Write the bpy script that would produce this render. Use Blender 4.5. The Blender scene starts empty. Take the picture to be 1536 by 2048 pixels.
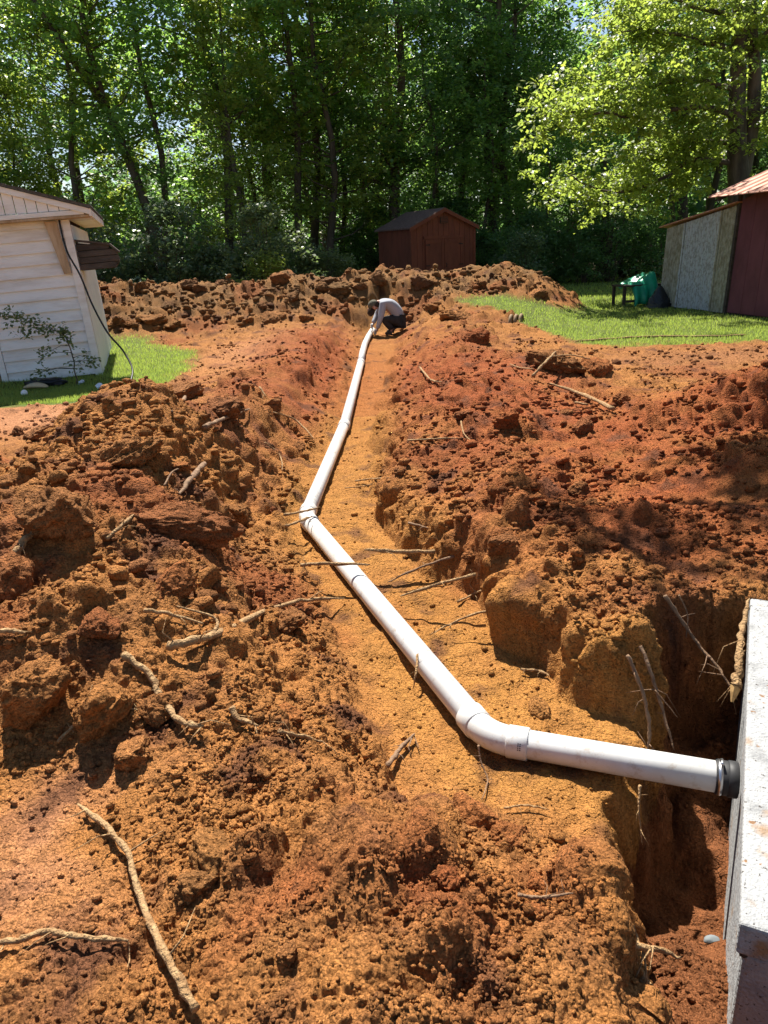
import bpy, math, random
import numpy as np
from mathutils import Vector, Matrix, Euler
R = math.radians
# ------------------------------------------------------------------ camera, world, sun, exposure
SC = bpy.context.scene
COL = SC.collection
CAM_H, PITCH, ROLL, FPX = 1.65, R(19.85), R(2.6), 1479.0
ct, st, cr, sr = math.cos(PITCH), math.sin(PITCH), math.cos(ROLL), math.sin(ROLL)
cd = bpy.data.cameras.new('camera'); cam = bpy.data.objects.new('camera', cd); COL.objects.link(cam)
fwd = Vector((0, ct, -st)); up0 = Vector((0, st, ct)); r0 = Vector((1, 0, 0))
rgt = r0*cr - up0*sr; upv = r0*sr + up0*cr
cam.matrix_world = Matrix(((rgt.x, upv.x, -fwd.x, 0), (rgt.y, upv.y, -fwd.y, 0), (rgt.z, upv.z, -fwd.z, CAM_H), (0, 0, 0, 1)))
cd.sensor_fit = 'VERTICAL'; cd.sensor_height = 36.0; cd.lens = 36.0*FPX/2048.0
cd.clip_start = 0.05; cd.clip_end = 2000
SC.camera = cam
SUN_EL, SUN_AZ = R(57), R(-13)            # azimuth from +Y, negative = towards -X
W = bpy.data.worlds.new('World'); SC.world = W; W.use_nodes = True
nt = W.node_tree; bg = nt.nodes['Background']
sky = nt.nodes.new('ShaderNodeTexSky'); sky.sky_type = 'NISHITA'; sky.sun_disc = False
sky.sun_elevation = SUN_EL; sky.sun_rotation = SUN_AZ; sky.air_density = 1.0; sky.dust_density = 0.6
nt.links.new(sky.outputs[0], bg.inputs[0]); bg.inputs[1].default_value = 0.055
sd = bpy.data.lights.new('sun', 'SUN'); sd.energy = 5.0; sd.angle = R(0.53); sd.color = (1.0, 0.95, 0.86)
sun = bpy.data.objects.new('sun', sd); COL.objects.link(sun)
sdir = Vector((math.sin(SUN_AZ)*math.cos(SUN_EL), math.cos(SUN_AZ)*math.cos(SUN_EL), math.sin(SUN_EL)))
sun.rotation_euler = sdir.to_track_quat('Z', 'Y').to_euler(); sun.location = (0, 0, 40)
SC.view_settings.view_transform = 'Standard'; SC.view_settings.look = 'None'
SC.view_settings.exposure = 1.3; SC.view_settings.gamma = 1.0
SC.cycles.max_bounces = 5; SC.cycles.transmission_bounces = 3; SC.cycles.diffuse_bounces = 3

# ------------------------------------------------------------------ pixel helpers (photo pixels -> rays)
def ray(u, v):
    a = (u-768)/FPX; b = (1024-v)/FPX
    x = a*cr+b*sr; w = -a*sr+b*cr
    return (x, ct+w*st, -st+w*ct)
def atz(u, v, z):
    d = ray(u, v); t = (z-CAM_H)/d[2]; return Vector((d[0]*t, d[1]*t, z))
def aty(u, v, y):
    d = ray(u, v); t = y/d[1]; return Vector((d[0]*t, y, CAM_H+d[2]*t))

# ------------------------------------------------------------------ numpy noise
_rng = np.random.RandomState(7)
_P = _rng.permutation(4096); _G = _rng.rand(4096)*2*np.pi
_GX, _GY = np.cos(_G), np.sin(_G)
_U = [_rng.rand(4096) for _ in range(4)]
def _h(ix, iy, s):
    return _P[(_P[(_P[(ix+s*131) & 4095]+iy) & 4095]+s) & 4095]
def perlin(x, y, s=0):
    ix = np.floor(x).astype(np.int64); iy = np.floor(y).astype(np.int64)
    fx = x-ix; fy = y-iy
    ux = fx*fx*fx*(fx*(fx*6-15)+10); uy = fy*fy*fy*(fy*(fy*6-15)+10)
    def g(dx, dy):
        k = _h(ix+dx, iy+dy, s); return _GX[k]*(fx-dx)+_GY[k]*(fy-dy)
    a = g(0, 0)*(1-ux)+g(1, 0)*ux; b = g(0, 1)*(1-ux)+g(1, 1)*ux
    return (a*(1-uy)+b*uy)*1.5
def fbm(x, y, s=0, o=4, gain=0.5):
    t = np.zeros_like(x); a = 1.0; f = 1.0
    for i in range(o):
        t += a*perlin(x*f, y*f, s+i*17); a *= gain; f *= 2.03
    return t
def lumps(x, y, scale, s, fill=0.75):
    """rounded crumbs: max of spherical caps on a jittered grid, heights in units of scale"""
    wx = x/scale+0.35*perlin(x/scale*0.9, y/scale*0.9, s+3); wy = y/scale+0.35*perlin(x/scale*0.9, y/scale*0.9, s+5)
    wx = wx+0.22*perlin(x/scale*2.6, y/scale*2.6, s+7); wy = wy+0.22*perlin(x/scale*2.6, y/scale*2.6, s+9)
    ix = np.floor(wx).astype(np.int64); iy = np.floor(wy).astype(np.int64)
    out = np.zeros_like(x)
    for dx in (-1, 0, 1):
        for dy in (-1, 0, 1):
            k = _h(ix+dx, iy+dy, s)
            px = ix+dx+0.1+0.8*_U[0][k]; py = iy+dy+0.1+0.8*_U[1][k]
            r = 0.25+0.5*_U[2][k]**1.5; e = (_U[3][k] < fill)
            d2 = ((wx-px)**2+(wy-py)**2)/(r*r)
            out = np.maximum(out, e*r*np.sqrt(np.maximum(0, 1-d2)))
    return out
_g3 = _rng.randn(4096, 3); _g3 /= np.linalg.norm(_g3, axis=1)[:, None]
def _h3(ix, iy, iz, s):
    return _P[(_P[(_P[(_P[(ix+s*131) & 4095]+iy) & 4095]+iz) & 4095]+s) & 4095]
def perlin3(x, y, z, s=0):
    ix = np.floor(x).astype(np.int64); iy = np.floor(y).astype(np.int64); iz = np.floor(z).astype(np.int64)
    fx, fy, fz = x-ix, y-iy, z-iz; q_ = lambda t: t*t*(3-2*t); ux, uy, uz = q_(fx), q_(fy), q_(fz); out = np.zeros_like(x)
    for dx in (0, 1):
        for dy in (0, 1):
            for dz in (0, 1):
                g = _g3[_h3(ix+dx, iy+dy, iz+dz, s)]
                out += (g[:, 0]*(fx-dx)+g[:, 1]*(fy-dy)+g[:, 2]*(fz-dz))*(ux if dx else 1-ux)*(uy if dy else 1-uy)*(uz if dz else 1-uz)
    return out*1.5
def crumbs3(x, y, z, scale, s, fill=0.7, pw=1.0):
    """rounded lumps of mixed size in 3-D: 0 between lumps, up to 1 on the biggest"""
    wx, wy, wz = x/scale, y/scale, z/scale
    n = perlin3(wx*1.3, wy*1.3, wz*1.3, s+3); n2 = perlin3(wx*1.3+7, wy*1.3, wz*1.3, s+5)
    wx, wy, wz = wx+0.38*n, wy+0.38*n2, wz+0.3*(n-n2)
    ix = np.floor(wx-0.5).astype(np.int64); iy = np.floor(wy-0.5).astype(np.int64); iz = np.floor(wz-0.5).astype(np.int64)
    out = np.zeros_like(x)
    for dx in (0, 1):
        for dy in (0, 1):
            for dz in (0, 1):
                k = _h3(ix+dx, iy+dy, iz+dz, s)
                r = 0.30+0.42*_U[2][k]; e = (_U[3][k] < fill)*(0.35+0.65*_U[3][(k*7) & 4095])
                d2 = ((wx-ix-dx-0.25-0.5*_U[0][k])**2+(wy-iy-dy-0.25-0.5*_U[1][k])**2+(wz-iz-dz-0.25-0.5*_U[2][(k*3) & 4095])**2)/(r*r)
                out = np.maximum(out, e*np.maximum(0, 1-d2)**pw)
    return out
def sstep(a, b, x):
    t = np.clip((x-a)/(b-a), 0, 1); return t*t*(3-2*t)
def smin(a, b, k):
    hh = np.clip(0.5+0.5*(b-a)/k, 0, 1); return b*(1-hh)+a*hh-k*hh*(1-hh)

# ------------------------------------------------------------------ terrain height
PIPE = [(0.05, 17.6), (-0.07, 16.84), (-0.27, 12.39), (-0.39, 8.01), (-0.58, 5.14), (0.38, 2.51), (1.24, 2.20), (2.0, 1.93)]
PZ =   [-0.10, -0.11, -0.16, -0.19, -0.22, -0.25, -0.25, -0.25]      # pipe centre height
_seg = np.array(PIPE); _sl = np.linalg.norm(np.diff(_seg, axis=0), axis=1); _cum = np.concatenate([[0], np.cumsum(_sl)])
def pipe_coords(x, y):
    """signed offset t (positive = far/right bank side) and arc length s"""
    best = np.full_like(x, 1e9); bs = np.zeros_like(x); T = np.zeros_like(x); S = np.zeros_like(x)
    for i in range(len(PIPE)-1):
        ax, ay = PIPE[i]; bx, by = PIPE[i+1]; L = _sl[i]; dx, dy = (bx-ax)/L, (by-ay)/L
        s = np.clip((x-ax)*dx+(y-ay)*dy, 0, L)
        px, py = ax+dx*s, ay+dy*s
        d = np.hypot(x-px, y-py); side = dx*(y-ay)-dy*(x-ax)
        m = (d < best-1e-7) | ((d < best+1e-7) & (np.abs(side) > bs)); best = np.where(m, d, best); bs = np.where(m, np.abs(side), bs)
        T = np.where(m, np.where(side >= 0, d, -d), T); S = np.where(m, _cum[i]+s, S)
    return T, S
_S_W = [0, 0.8, 5.2, 9.6, 12.5, 15.3, 16.2, 17.5]
_W_R = [0.55, 0.55, 0.48, 0.30, 0.52, 0.44, 0.33, 0.33]     # floor width right of the pipe
_W_L = [0.12, 0.12, 0.10, 0.10, 0.09, 0.42, 0.40, 0.40]     # and left of it
_STEEP = [0.45, 0.45, 0.35, 0.55, 1.6, 2.0, 2.4, 2.4]
PITP = [(1.17, 2.98), (1.32, 3.08), (1.75, 3.12), (2.6, 3.3), (2.8, 0.2), (0.75, 0.45), (0.52, 1.0), (0.56, 1.45), (0.70, 1.82), (0.80, 2.2), (1.05, 2.5), (1.14, 2.75)]
def poly_sd(x, y, P):
    d = np.full_like(x, 1e9); inside = np.zeros(x.shape, bool); n = len(P)
    for i in range(n):
        ax, ay = P[i]; bx, by = P[(i+1) % n]; ex, ey = bx-ax, by-ay
        t = np.clip(((x-ax)*ex+(y-ay)*ey)/(ex*ex+ey*ey), 0, 1)
        d = np.minimum(d, np.hypot(x-ax-ex*t, y-ay-ey*t))
        c = (ay > y) != (by > y)
        inside ^= c & (x < (bx-ax)*(y-ay)/((by-ay) if by != ay else 1e-9)+ax)
    return np.where(inside, -d, d)
BUMPS = [  # x, y, amp, sx, sy, rot   (spoil heaps)
    (-1.95, 5.6, 0.68, 0.70, 0.75, 0.2), (-1.55, 4.4, 0.40, 0.72, 0.8, 0), (-1.7, 3.4, 0.36, 0.68, 0.6, 0), (-2.5, 4.1, 0.16, 0.7, 1.0, 0),
    (-1.15, 6.6, 0.26, 0.45, 0.9, 0), (-1.0, 2.75, 0.20, 0.45, 0.40, 0.3), (-1.6, 2.55, 0.22, 0.5, 0.32, 0.1),
    (-1.45, 9.0, 0.16, 0.55, 1.8, 0), (-1.35, 13.0, 0.24, 0.75, 2.6, 0.05),
    (0.95, 4.5, 0.14, 0.45, 1.0, 0.1), (1.0, 7.2, 0.20, 0.65, 1.6, -0.1), (1.9, 9.3, 0.22, 0.9, 1.3, 0.4), (1.3, 12.6, 0.22, 0.6, 2.2, 0),
    (3.3, 6.3, 0.40, 0.9, 0.8, -0.3), (2.7, 4.7, 0.35, 0.5, 0.55, 0.2), (4.4, 5.6, 0.42, 1.0, 1.2, 0), (2.0, 3.9, 0.12, 0.8, 0.3, 0),
    (0.1, 1.25, 0.10, 0.55, 0.45, 0), (0.35, 1.75, 0.10, 0.25, 0.16, 0.3), (-0.35, 2.1, 0.06, 0.4, 0.35, 0),
    (2.5, 16.0, 0.35, 1.3, 1.8, 0.0), (3.9, 17.9, 0.42, 0.8, 1.1, -0.6)]
def berm(x, y):
    yc = 17.9+0.11*(x+6)+0.5*sstep(-3, 0, x)+0.35*perlin(x*0.4, y*0+3.3, 41)
    d = (y-yc); f = np.exp(-(d/1.05)**2*np.where(d < 0, 0.36, 0.9))
    ends = sstep(-11, -8, x)*(1-sstep(3.2, 5.3, x))
    return f*ends*(0.98+0.16*perlin(x*0.7, y*0.2, 43))
def soil_mask(x, y):
    """1 on dug soil, 0 on lawn and forest floor"""
    n = 0.35*fbm(x*0.8, y*0.8, 61, 3)+0.10*perlin(x*4, y*4, 65)
    m = np.ones_like(x)
    # left lawn patch + left house strip
    dl = np.sqrt(((x+4.75+(y-12)*0.24)/1.75)**2+((y-12.6)/2.9)**2)-1
    m = np.minimum(m, sstep(-0.13, 0.17, dl+n*0.4))
    dl2 = np.maximum(np.abs(x+6.2)-3.2, np.abs(y-9.75)-0.85)
    m = np.minimum(m, sstep(-0.05, 0.12, dl2+n*0.5))
    # right lawn: beyond a curve
    edge = np.interp(x, [0.0, 1.6, 2.4, 3.1, 3.6, 5, 8, 14, 40], [30, 17.6, 15.6, 13.3, 12.0, 11.6, 11.3, 11.0, 11.0])
    mr = sstep(-0.45, 0.35, edge-y+n*1.3)
    mr = np.where(x < 0.5, 1, mr)
    bb = sstep(0.10, 0.25, berm(x, y)+0.45*np.exp(-((x-3.9)/0.9)**2-((y-18.2)/1.3)**2)+n*0.12)
    m = np.minimum(m, np.maximum(mr, bb))
    # behind the berm / outside the works
    yc = 17.9+0.11*(x+6)
    m = m*(1-sstep(1.4, 1.9, y-yc+n*0.6)*(1-bb))
    m = m*(1-sstep(9, 11, np.abs(x))*(1-0.0))
    m = m*(1-sstep(19.5, 22, y))
    return np.clip(m, 0, 1)
def base_h(x, y):
    h = 0.02*fbm(x*0.5, y*0.5, 11, 3)
    for (bx, by, a, sx, sy, ro) in BUMPS:
        c, s = math.cos(ro), math.sin(ro); dx, dy = x-bx, y-by
        h = h+a*np.exp(-((dx*c+dy*s)/sx)**2-((-dx*s+dy*c)/sy)**2)
    return h+berm(x, y)
def carve(x, y, h):
    T, S = pipe_coords(x, y)
    wob = 0.13*fbm(x*1.7, y*1.7, 21, 3)+0.012*perlin(x*11, y*11, 27)
    wr = np.interp(S, _S_W, _W_R)+wob; wl = np.interp(S, _S_W, _W_L)+0.5*wob
    zf = np.interp(S, _cum, np.array(PZ)-0.07)
    stp = np.interp(S, _S_W, _STEEP)
    up_r = np.maximum(0, T-wr)*stp
    up_r = np.where(stp > 2, np.maximum(0, np.minimum(up_r, 0.24+(T-wr)*0.7)), up_r)
    up_l = np.maximum(0, -T-wl)*np.interp(S, _S_W, [0.5, 0.5, 0.4, 0.38, 0.42, 0.75, 0.8, 0.8])
    up_l = up_l+0.95*np.maximum(0, -T-wl-0.42); up_r = up_r+0.8*np.maximum(0, T-wr-0.5)
    prof = zf+0.02*perlin(x*1.7, y*1.7, 29)+np.where(T >= 0, up_r, up_l)
    prof = prof+np.maximum(0, y-16.9)*0.62; end = sstep(18.2, 19.0, y)
    h2 = smin(h, prof, 0.07); h2 = h2*(1-end)+h*end
    floor = (1-sstep(0.0, 0.12, np.where(T >= 0, T-wr, -T-wl)))*(1-end)
    wallm = np.exp(-((np.where(T >= 0, T-wr, 9)-0.12)/0.15)**2)*sstep(10.5, 12, S)
    p = poly_sd(x, y, PITP)+0.05*fbm(x*3.3, y*3.3, 33, 3)+0.015*perlin(x*14, y*14, 37)
    pf = -0.80+0.42*sstep(2.1, 1.2, y)+0.12*fbm(x*2.5, y*2.5, 35, 3)+0.10*sstep(2.3, 2.9, y)
    k = sstep(0.06, -0.12, p)
    h3 = h2*(1-k)+np.minimum(h2, pf)*k
    # hollow dug into the right heap
    q = np.sqrt(((x-2.75)/0.42)**2+((y-5.05)/0.28)**2)
    h3 = h3-0.32*sstep(1.05, 0.75, q+0.2*perlin(x*4, y*4, 39))
    return h3, floor, k, wallm
def coarse(x, y):
    """ground height without crumbs, plus where and how rough the soil is"""
    b0 = base_h(x, y); h, floor, pit, wallm = carve(x, y, b0)
    m = soil_mask(x, y); bm = berm(x, y)
    heapy = np.clip((b0-bm)*2.6, 0, 1); foot = np.clip(bm*1.5, 0, 1)
    track = np.exp(-((x+1.0)/0.32)**2-((y-1.75)/0.35)**2)
    flat = np.exp(-((x+3.6)/0.9)**2-((y-8.2)/0.8)**2)+0.8*np.exp(-((x+2.1)/0.9)**2-((y-12.8)/2.2)**2)+0.5*np.exp(-((x-4.5)/2)**2-((y-10.2)/1)**2)
    smoothp = np.clip(1.0+1.1*fbm(x*0.75, y*0.75, 53, 3), 0.16, 1.25)
    rough = m*(0.72+0.50*heapy)*smoothp*(1-0.76*floor)*(1-0.85*np.clip(track, 0, 1))*(1-0.75*np.clip(flat, 0, 1))
    rough = np.maximum(rough, 0.75*m*foot); rough = np.maximum(rough, m*(0.95*wallm*(1-0.6*floor)+0.9*np.clip(4*pit*(1-pit), 0, 1)))
    rough = np.minimum(rough, 1.3)
    h = h+0.05*foot*m*fbm(x*1.3, y*1.3, 51, 3)+rough*0.05*fbm(x*2.1, y*2.1, 54, 3)+(1-m)*0.015*fbm(x*1.5, y*1.5, 69, 3)
    return h, rough, floor, foot, m
def disp(x, y, z, rough, floor, foot, m):
    """crumb relief, pushed out along the surface"""
    p1 = np.clip(0.55+1.1*fbm(x*0.9, y*0.9, 55, 3), 0.0, 1.25); p2 = np.clip(0.55+1.1*fbm(x*1.9+9, y*1.9, 57, 3), 0.05, 1.3); p3 = np.clip(0.6+1.0*fbm(x*3.7+4, y*3.7, 58, 2), 0.1, 1.3)
    d = rough*(0.125*p1*crumbs3(x, y, z, 0.36, 71, 0.55)+0.070*np.maximum(p2, 0.4)*crumbs3(x, y, z, 0.17, 73, 0.6)+0.034*p3*crumbs3(x, y, z, 0.078, 75, 0.65)
               +0.050*np.abs(perlin3(x*5, y*5, z*5, 87))*np.maximum(p1, 0.45)+0.028*perlin3(x*11, y*11, z*11, 88)*p2)
    d = d+rough*foot*(0.15*crumbs3(x, y, z, 0.62, 79, 0.55)+0.11*crumbs3(x, y, z, 0.31, 80, 0.65)+0.08*crumbs3(x, y, z, 0.16, 82, 0.7)+0.10*perlin3(x*2.7, y*2.7, z*2.7, 84))
    fine = m*(0.22+0.78*(1-floor))*np.clip(0.35+rough, 0, 1)
    d = d+fine*(0.021*crumbs3(x, y, z, 0.038, 77, 0.72)+0.010*crumbs3(x, y, z, 0.019, 81, 0.8))
    d = d-rough*0.12*np.clip(fbm(x*3.6+3, y*3.6, 59, 3)-0.42, 0, 0.5)+0.012*m*floor*fbm(x*7, y*7, 63, 3)
    return d
def height(x, y, detail=True):
    h, rough, floor, foot, m = coarse(x, y)
    if detail: h = h+disp(x, y, h, rough, floor, foot, m)
    return h
def H1(x, y, detail=True):
    return float(height(np.array([float(x)]), np.array([float(y)]), detail)[0])
_tt = np.concatenate([np.linspace(1.2, 4, 240), np.linspace(4.01, 12, 300), np.linspace(12.05, 40, 250)])
def hit(u, v, lift=0.0, detail=False):
    d = ray(u, v); x = d[0]*_tt; y = d[1]*_tt; z = CAM_H+d[2]*_tt
    g = height(x, y, detail); k = np.argmax(z <= g)
    if z[k] > g[k]: k = len(_tt)-1
    return Vector((x[k], y[k], g[k]+lift))

# ------------------------------------------------------------------ soil colours (earth of different layers)
OCH = np.array((0.375, 0.158, 0.046)); BRN = np.array((0.20, 0.084, 0.033)); RED = np.array((0.29, 0.080, 0.026))
DRK = np.array((0.10, 0.042, 0.022)); BRM = np.array((0.225, 0.118, 0.046)); PNK = np.array((0.44, 0.20, 0.095)); YEL = np.array((0.43, 0.20, 0.048))
TOP = np.array((0.085, 0.055, 0.032)); GRN = np.array((0.12, 0.15, 0.035)); LIT = np.array((0.055, 0.045, 0.022))
def soil_col(x, y, h):
    e = np.ones_like(x)[:, None]
    def mixc(c, col, w): w = np.clip(w, 0, 1)[:, None]; return c*(1-w)+col*w
    n1 = fbm(x*0.9, y*0.9, 91, 4); n2 = fbm(x*3.1, y*3.1, 93, 4); n3 = fbm(x*11, y*11, 95, 3)
    c = e*OCH
    c = mixc(c, BRN, 0.28+0.6*n1+0.45*n2)
    red = np.exp(-((x+0.6)/1.35)**2-((y-11.5)/4.6)**2)*1.25+np.exp(-((x-1.3)/1.0)**2-((y-8.2)/3.6)**2)*1.1+np.exp(-((x-3.2)/1.3)**2-((y-5.9)/1.6)**2)*1.0
    red = red+np.exp(-((x-1.7)/1.2)**2-((y-4.2)/0.9)**2)*0.6
    c = mixc(c, RED, red+0.35*n2-0.12)
    c = mixc(c, RED, np.clip(n1*1.4-0.28, 0, 0.5))
    c = mixc(c, BRM, np.clip(berm(x, y)*2.2, 0, 1)*(0.85+0.5*n2)); c = mixc(c, RED, np.clip(berm(x, y)*2, 0, 1)*np.clip(n1*1.3-0.25, 0, 0.4))
    c = mixc(c, PNK, np.exp(-((x+3.8)/1.2)**2-((y-8.2)/0.85)**2)*1.1+np.exp(-((x+1.05)/0.28)**2-((y-1.72)/0.35)**2)*0.8*(0.6+n2)+0.55*np.exp(-((x+2.3)/0.8)**2-((y-12.8)/2.2)**2))
    c = mixc(c, BRN*0.9+PNK*0.25, 0.8*np.exp(-((x-5)/2.2)**2-((y-10.2)/0.9)**2))
    T, S = pipe_coords(x, y)
    fl = (1-sstep(0.25, 0.62, np.abs(T-0.15)))*(S < 17)
    c = mixc(c, YEL*(0.9), fl*np.where(S > 9, 0.85, 0.45)*(0.8+0.4*n2))
    c = mixc(c, DRK, np.clip(n2*1.5-0.40, 0, 0.8)+np.clip(n3*0.8-0.45, 0, 0.4))
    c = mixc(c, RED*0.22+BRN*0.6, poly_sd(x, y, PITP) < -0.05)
    c = c*(1+0.16*n3[:, None]+0.10*n2[:, None])
    m = soil_mask(x, y)
    lawn = e*GRN*(1+0.25*n2[:, None])
    lawn = mixc(lawn, TOP*1.6, np.clip(n2-0.45, 0, 1))
    wood = sstep(27, 31, y+1.5*n1+np.clip(np.abs(x)-12, 0, 20)*0.5)
    wood = np.maximum(wood, sstep(20.2, 22.5, y+n1)*(1-sstep(0.2, 1.5, x)))
    lawn = mixc(lawn, LIT*(1.0), wood)
    return np.clip(lawn*(1-m[:, None])+c*m[:, None], 0.01, 0.9)

# ------------------------------------------------------------------ materials
MAT = {}
def new_mat(name):
    m = bpy.data.materials.new(name); m.use_nodes = True
    t = m.node_tree; t.nodes.clear()
    o = t.nodes.new('ShaderNodeOutputMaterial'); MAT[name] = m
    return m, t, o
def N(t, typ, **kw):
    n = t.nodes.new(typ)
    for k, v in kw.items(): setattr(n, k, v)
    return n
def principled(name, col, rough=0.7, var=0.15, scale=8.0, col2=None, metal=0.0, bump=0.0, bscale=60.0, spec=0.3, coord='Object', stretch=(1, 1, 1), thr=(0.35, 0.7), detail=6.0):
    m, t, o = new_mat(name)
    b = N(t, 'ShaderNodeBsdfPrincipled'); t.links.new(b.outputs[0], o.inputs[0])
    b.inputs['Roughness'].default_value = rough; b.inputs['Metallic'].default_value = metal
    b.inputs['Specular IOR Level'].default_value = spec
    tc = N(t, 'ShaderNodeTexCoord'); mp = N(t, 'ShaderNodeMapping'); mp.inputs['Scale'].default_value = stretch
    t.links.new(tc.outputs[coord], mp.inputs[0])
    ns = N(t, 'ShaderNodeTexNoise'); ns.inputs['Scale'].default_value = scale; ns.inputs['Detail'].default_value = detail; ns.inputs['Roughness'].default_value = 0.65
    t.links.new(mp.outputs[0], ns.inputs['Vector'])
    rp = N(t, 'ShaderNodeValToRGB'); t.links.new(ns.outputs[0], rp.inputs[0])
    c2 = col2 if col2 else tuple(c*(1-var*1.6) for c in col)
    rp.color_ramp.elements[0].position = thr[0]; rp.color_ramp.elements[1].position = thr[1]
    rp.color_ramp.elements[0].color = (*c2, 1); rp.color_ramp.elements[1].color = (*[min(1, c*(1+var*0.4)) for c in col], 1)
    t.links.new(rp.outputs[0], b.inputs['Base Color'])
    if bump:
        n2 = N(t, 'ShaderNodeTexNoise'); n2.inputs['Scale'].default_value = bscale; n2.inputs['Detail'].default_value = 5
        t.links.new(mp.outputs[0], n2.inputs['Vector'])
        bp = N(t, 'ShaderNodeBump'); bp.inputs['Strength'].default_value = bump; bp.inputs['Distance'].default_value = 0.02
        t.links.new(n2.outputs[0], bp.inputs['Height']); t.links.new(bp.outputs[0], b.inputs['Normal'])
    return m
def soil_material():
    m, t, o = new_mat('soil')
    b = N(t, 'ShaderNodeBsdfPrincipled'); t.links.new(b.outputs[0], o.inputs[0])
    b.inputs['Roughness'].default_value = 0.95; b.inputs['Specular IOR Level'].default_value = 0.12
    at = N(t, 'ShaderNodeAttribute'); at.attribute_name = 'earth'
    ge = N(t, 'ShaderNodeNewGeometry')
    n1 = N(t, 'ShaderNodeTexNoise'); n1.inputs['Scale'].default_value = 45; n1.inputs['Detail'].default_value = 6; n1.inputs['Roughness'].default_value = 0.7
    t.links.new(ge.outputs['Position'], n1.inputs['Vector'])
    mr = N(t, 'ShaderNodeMapRange'); mr.inputs[1].default_value = 0.3; mr.inputs[2].default_value = 0.7; mr.inputs[3].default_value = 0.72; mr.inputs[4].default_value = 1.28
    t.links.new(n1.outputs[0], mr.inputs[0])
    mx = N(t, 'ShaderNodeMix', data_type='RGBA', blend_type='MULTIPLY'); mx.inputs[0].default_value = 1.0
    t.links.new(at.outputs['Color'], mx.inputs[6]); t.links.new(mr.outputs[0], mx.inputs[7])
    oi = N(t, 'ShaderNodeObjectInfo'); mo = N(t, 'ShaderNodeMix', data_type='RGBA', blend_type='MULTIPLY'); mo.inputs[0].default_value = 1.0
    t.links.new(mx.outputs[2], mo.inputs[6]); t.links.new(oi.outputs['Color'], mo.inputs[7]); t.links.new(mo.outputs[2], b.inputs['Base Color'])
    n2 = N(t, 'ShaderNodeTexNoise'); n2.inputs['Scale'].default_value = 90; n2.inputs['Detail'].default_value = 7; n2.inputs['Roughness'].default_value = 0.75
    t.links.new(ge.outputs['Position'], n2.inputs['Vector'])
    prev = None; wv = N(t, 'ShaderNodeVectorMath', operation='MULTIPLY_ADD'); wv.inputs[1].default_value = (0.007, 0.007, 0.007)
    t.links.new(n2.outputs['Color'], wv.inputs[0]); t.links.new(ge.outputs['Position'], wv.inputs[2])
    for sc, dist, stg in ((48, 0.020, 0.9), (110, 0.010, 1.0)):
        vo = N(t, 'ShaderNodeTexVoronoi'); vo.feature = 'F1'; vo.inputs['Scale'].default_value = sc
        t.links.new(wv.outputs[0], vo.inputs['Vector'])
        iv = N(t, 'ShaderNodeMath', operation='SUBTRACT'); iv.inputs[0].default_value = 1.0; t.links.new(vo.outputs['Distance'], iv.inputs[1])
        bp = N(t, 'ShaderNodeBump'); bp.inputs['Strength'].default_value = stg; bp.inputs['Distance'].default_value = dist
        t.links.new(iv.outputs[0], bp.inputs['Height'])
        if prev: t.links.new(prev.outputs[0], bp.inputs['Normal'])
        prev = bp
    bp = N(t, 'ShaderNodeBump'); bp.inputs['Strength'].default_value = 0.8; bp.inputs['Distance'].default_value = 0.006
    t.links.new(n2.outputs[0], bp.inputs['Height']); t.links.new(prev.outputs[0], bp.inputs['Normal']); t.links.new(bp.outputs[0], b.inputs['Normal'])
    return m
soil_material()
def leaf_material(name, col, trans, tw=0.5, hue=0.25):
    m, t, o = new_mat(name)
    at = N(t, 'ShaderNodeAttribute'); at.attribute_name = 'tone'
    oi = N(t, 'ShaderNodeObjectInfo')
    ad = N(t, 'ShaderNodeMath', operation='ADD'); t.links.new(at.outputs['Fac'], ad.inputs[0])
    ml = N(t, 'ShaderNodeMath', operation='MULTIPLY'); ml.inputs[1].default_value = 0.35
    t.links.new(oi.outputs['Random'], ml.inputs[0]); t.links.new(ml.outputs[0], ad.inputs[1])
    def ramp(c):
        rp = N(t, 'ShaderNodeValToRGB')
        a = rp.color_ramp.elements; a[0].position = 0.0; a[1].position = 1.25 if False else 1.0
        a[0].color = (c[0]*(1-hue), c[1]*(1-hue*0.7), c[2]*1.1, 1); a[1].color = (min(1, c[0]*(1+hue*1.5)), min(1, c[1]*(1+hue)), c[2], 1)
        t.links.new(ad.outputs[0], rp.inputs[0]); return rp
    d = N(t, 'ShaderNodeBsdfPrincipled'); d.inputs['Roughness'].default_value = 0.42; d.inputs['Specular IOR Level'].default_value = 0.5
    tr = N(t, 'ShaderNodeBsdfTranslucent'); mx = N(t, 'ShaderNodeMixShader'); mx.inputs[0].default_value = tw
    t.links.new(ramp(col).outputs[0], d.inputs['Base Color']); t.links.new(ramp(trans).outputs[0], tr.inputs[0])
    t.links.new(d.outputs[0], mx.inputs[1]); t.links.new(tr.outputs[0], mx.inputs[2]); t.links.new(mx.outputs[0], o.inputs[0])
    return m
leaf_material('leaf_forest', (0.11, 0.19, 0.052), (0.34, 0.56, 0.10))
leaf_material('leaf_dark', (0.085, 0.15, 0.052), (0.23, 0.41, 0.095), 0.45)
leaf_material('leaf_bright', (0.14, 0.18, 0.04), (0.36, 0.47, 0.075), 0.55)
leaf_material('leaf_shrub', (0.11, 0.155, 0.065), (0.21, 0.30, 0.10), 0.4)
leaf_material('leaf_grass', (0.20, 0.28, 0.07), (0.37, 0.49, 0.09), 0.5)
principled('bark', (0.13, 0.10, 0.075), 0.9, 0.3, 6, (0.05, 0.038, 0.03), bump=0.8, bscale=25, stretch=(1, 1, 0.25))
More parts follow.
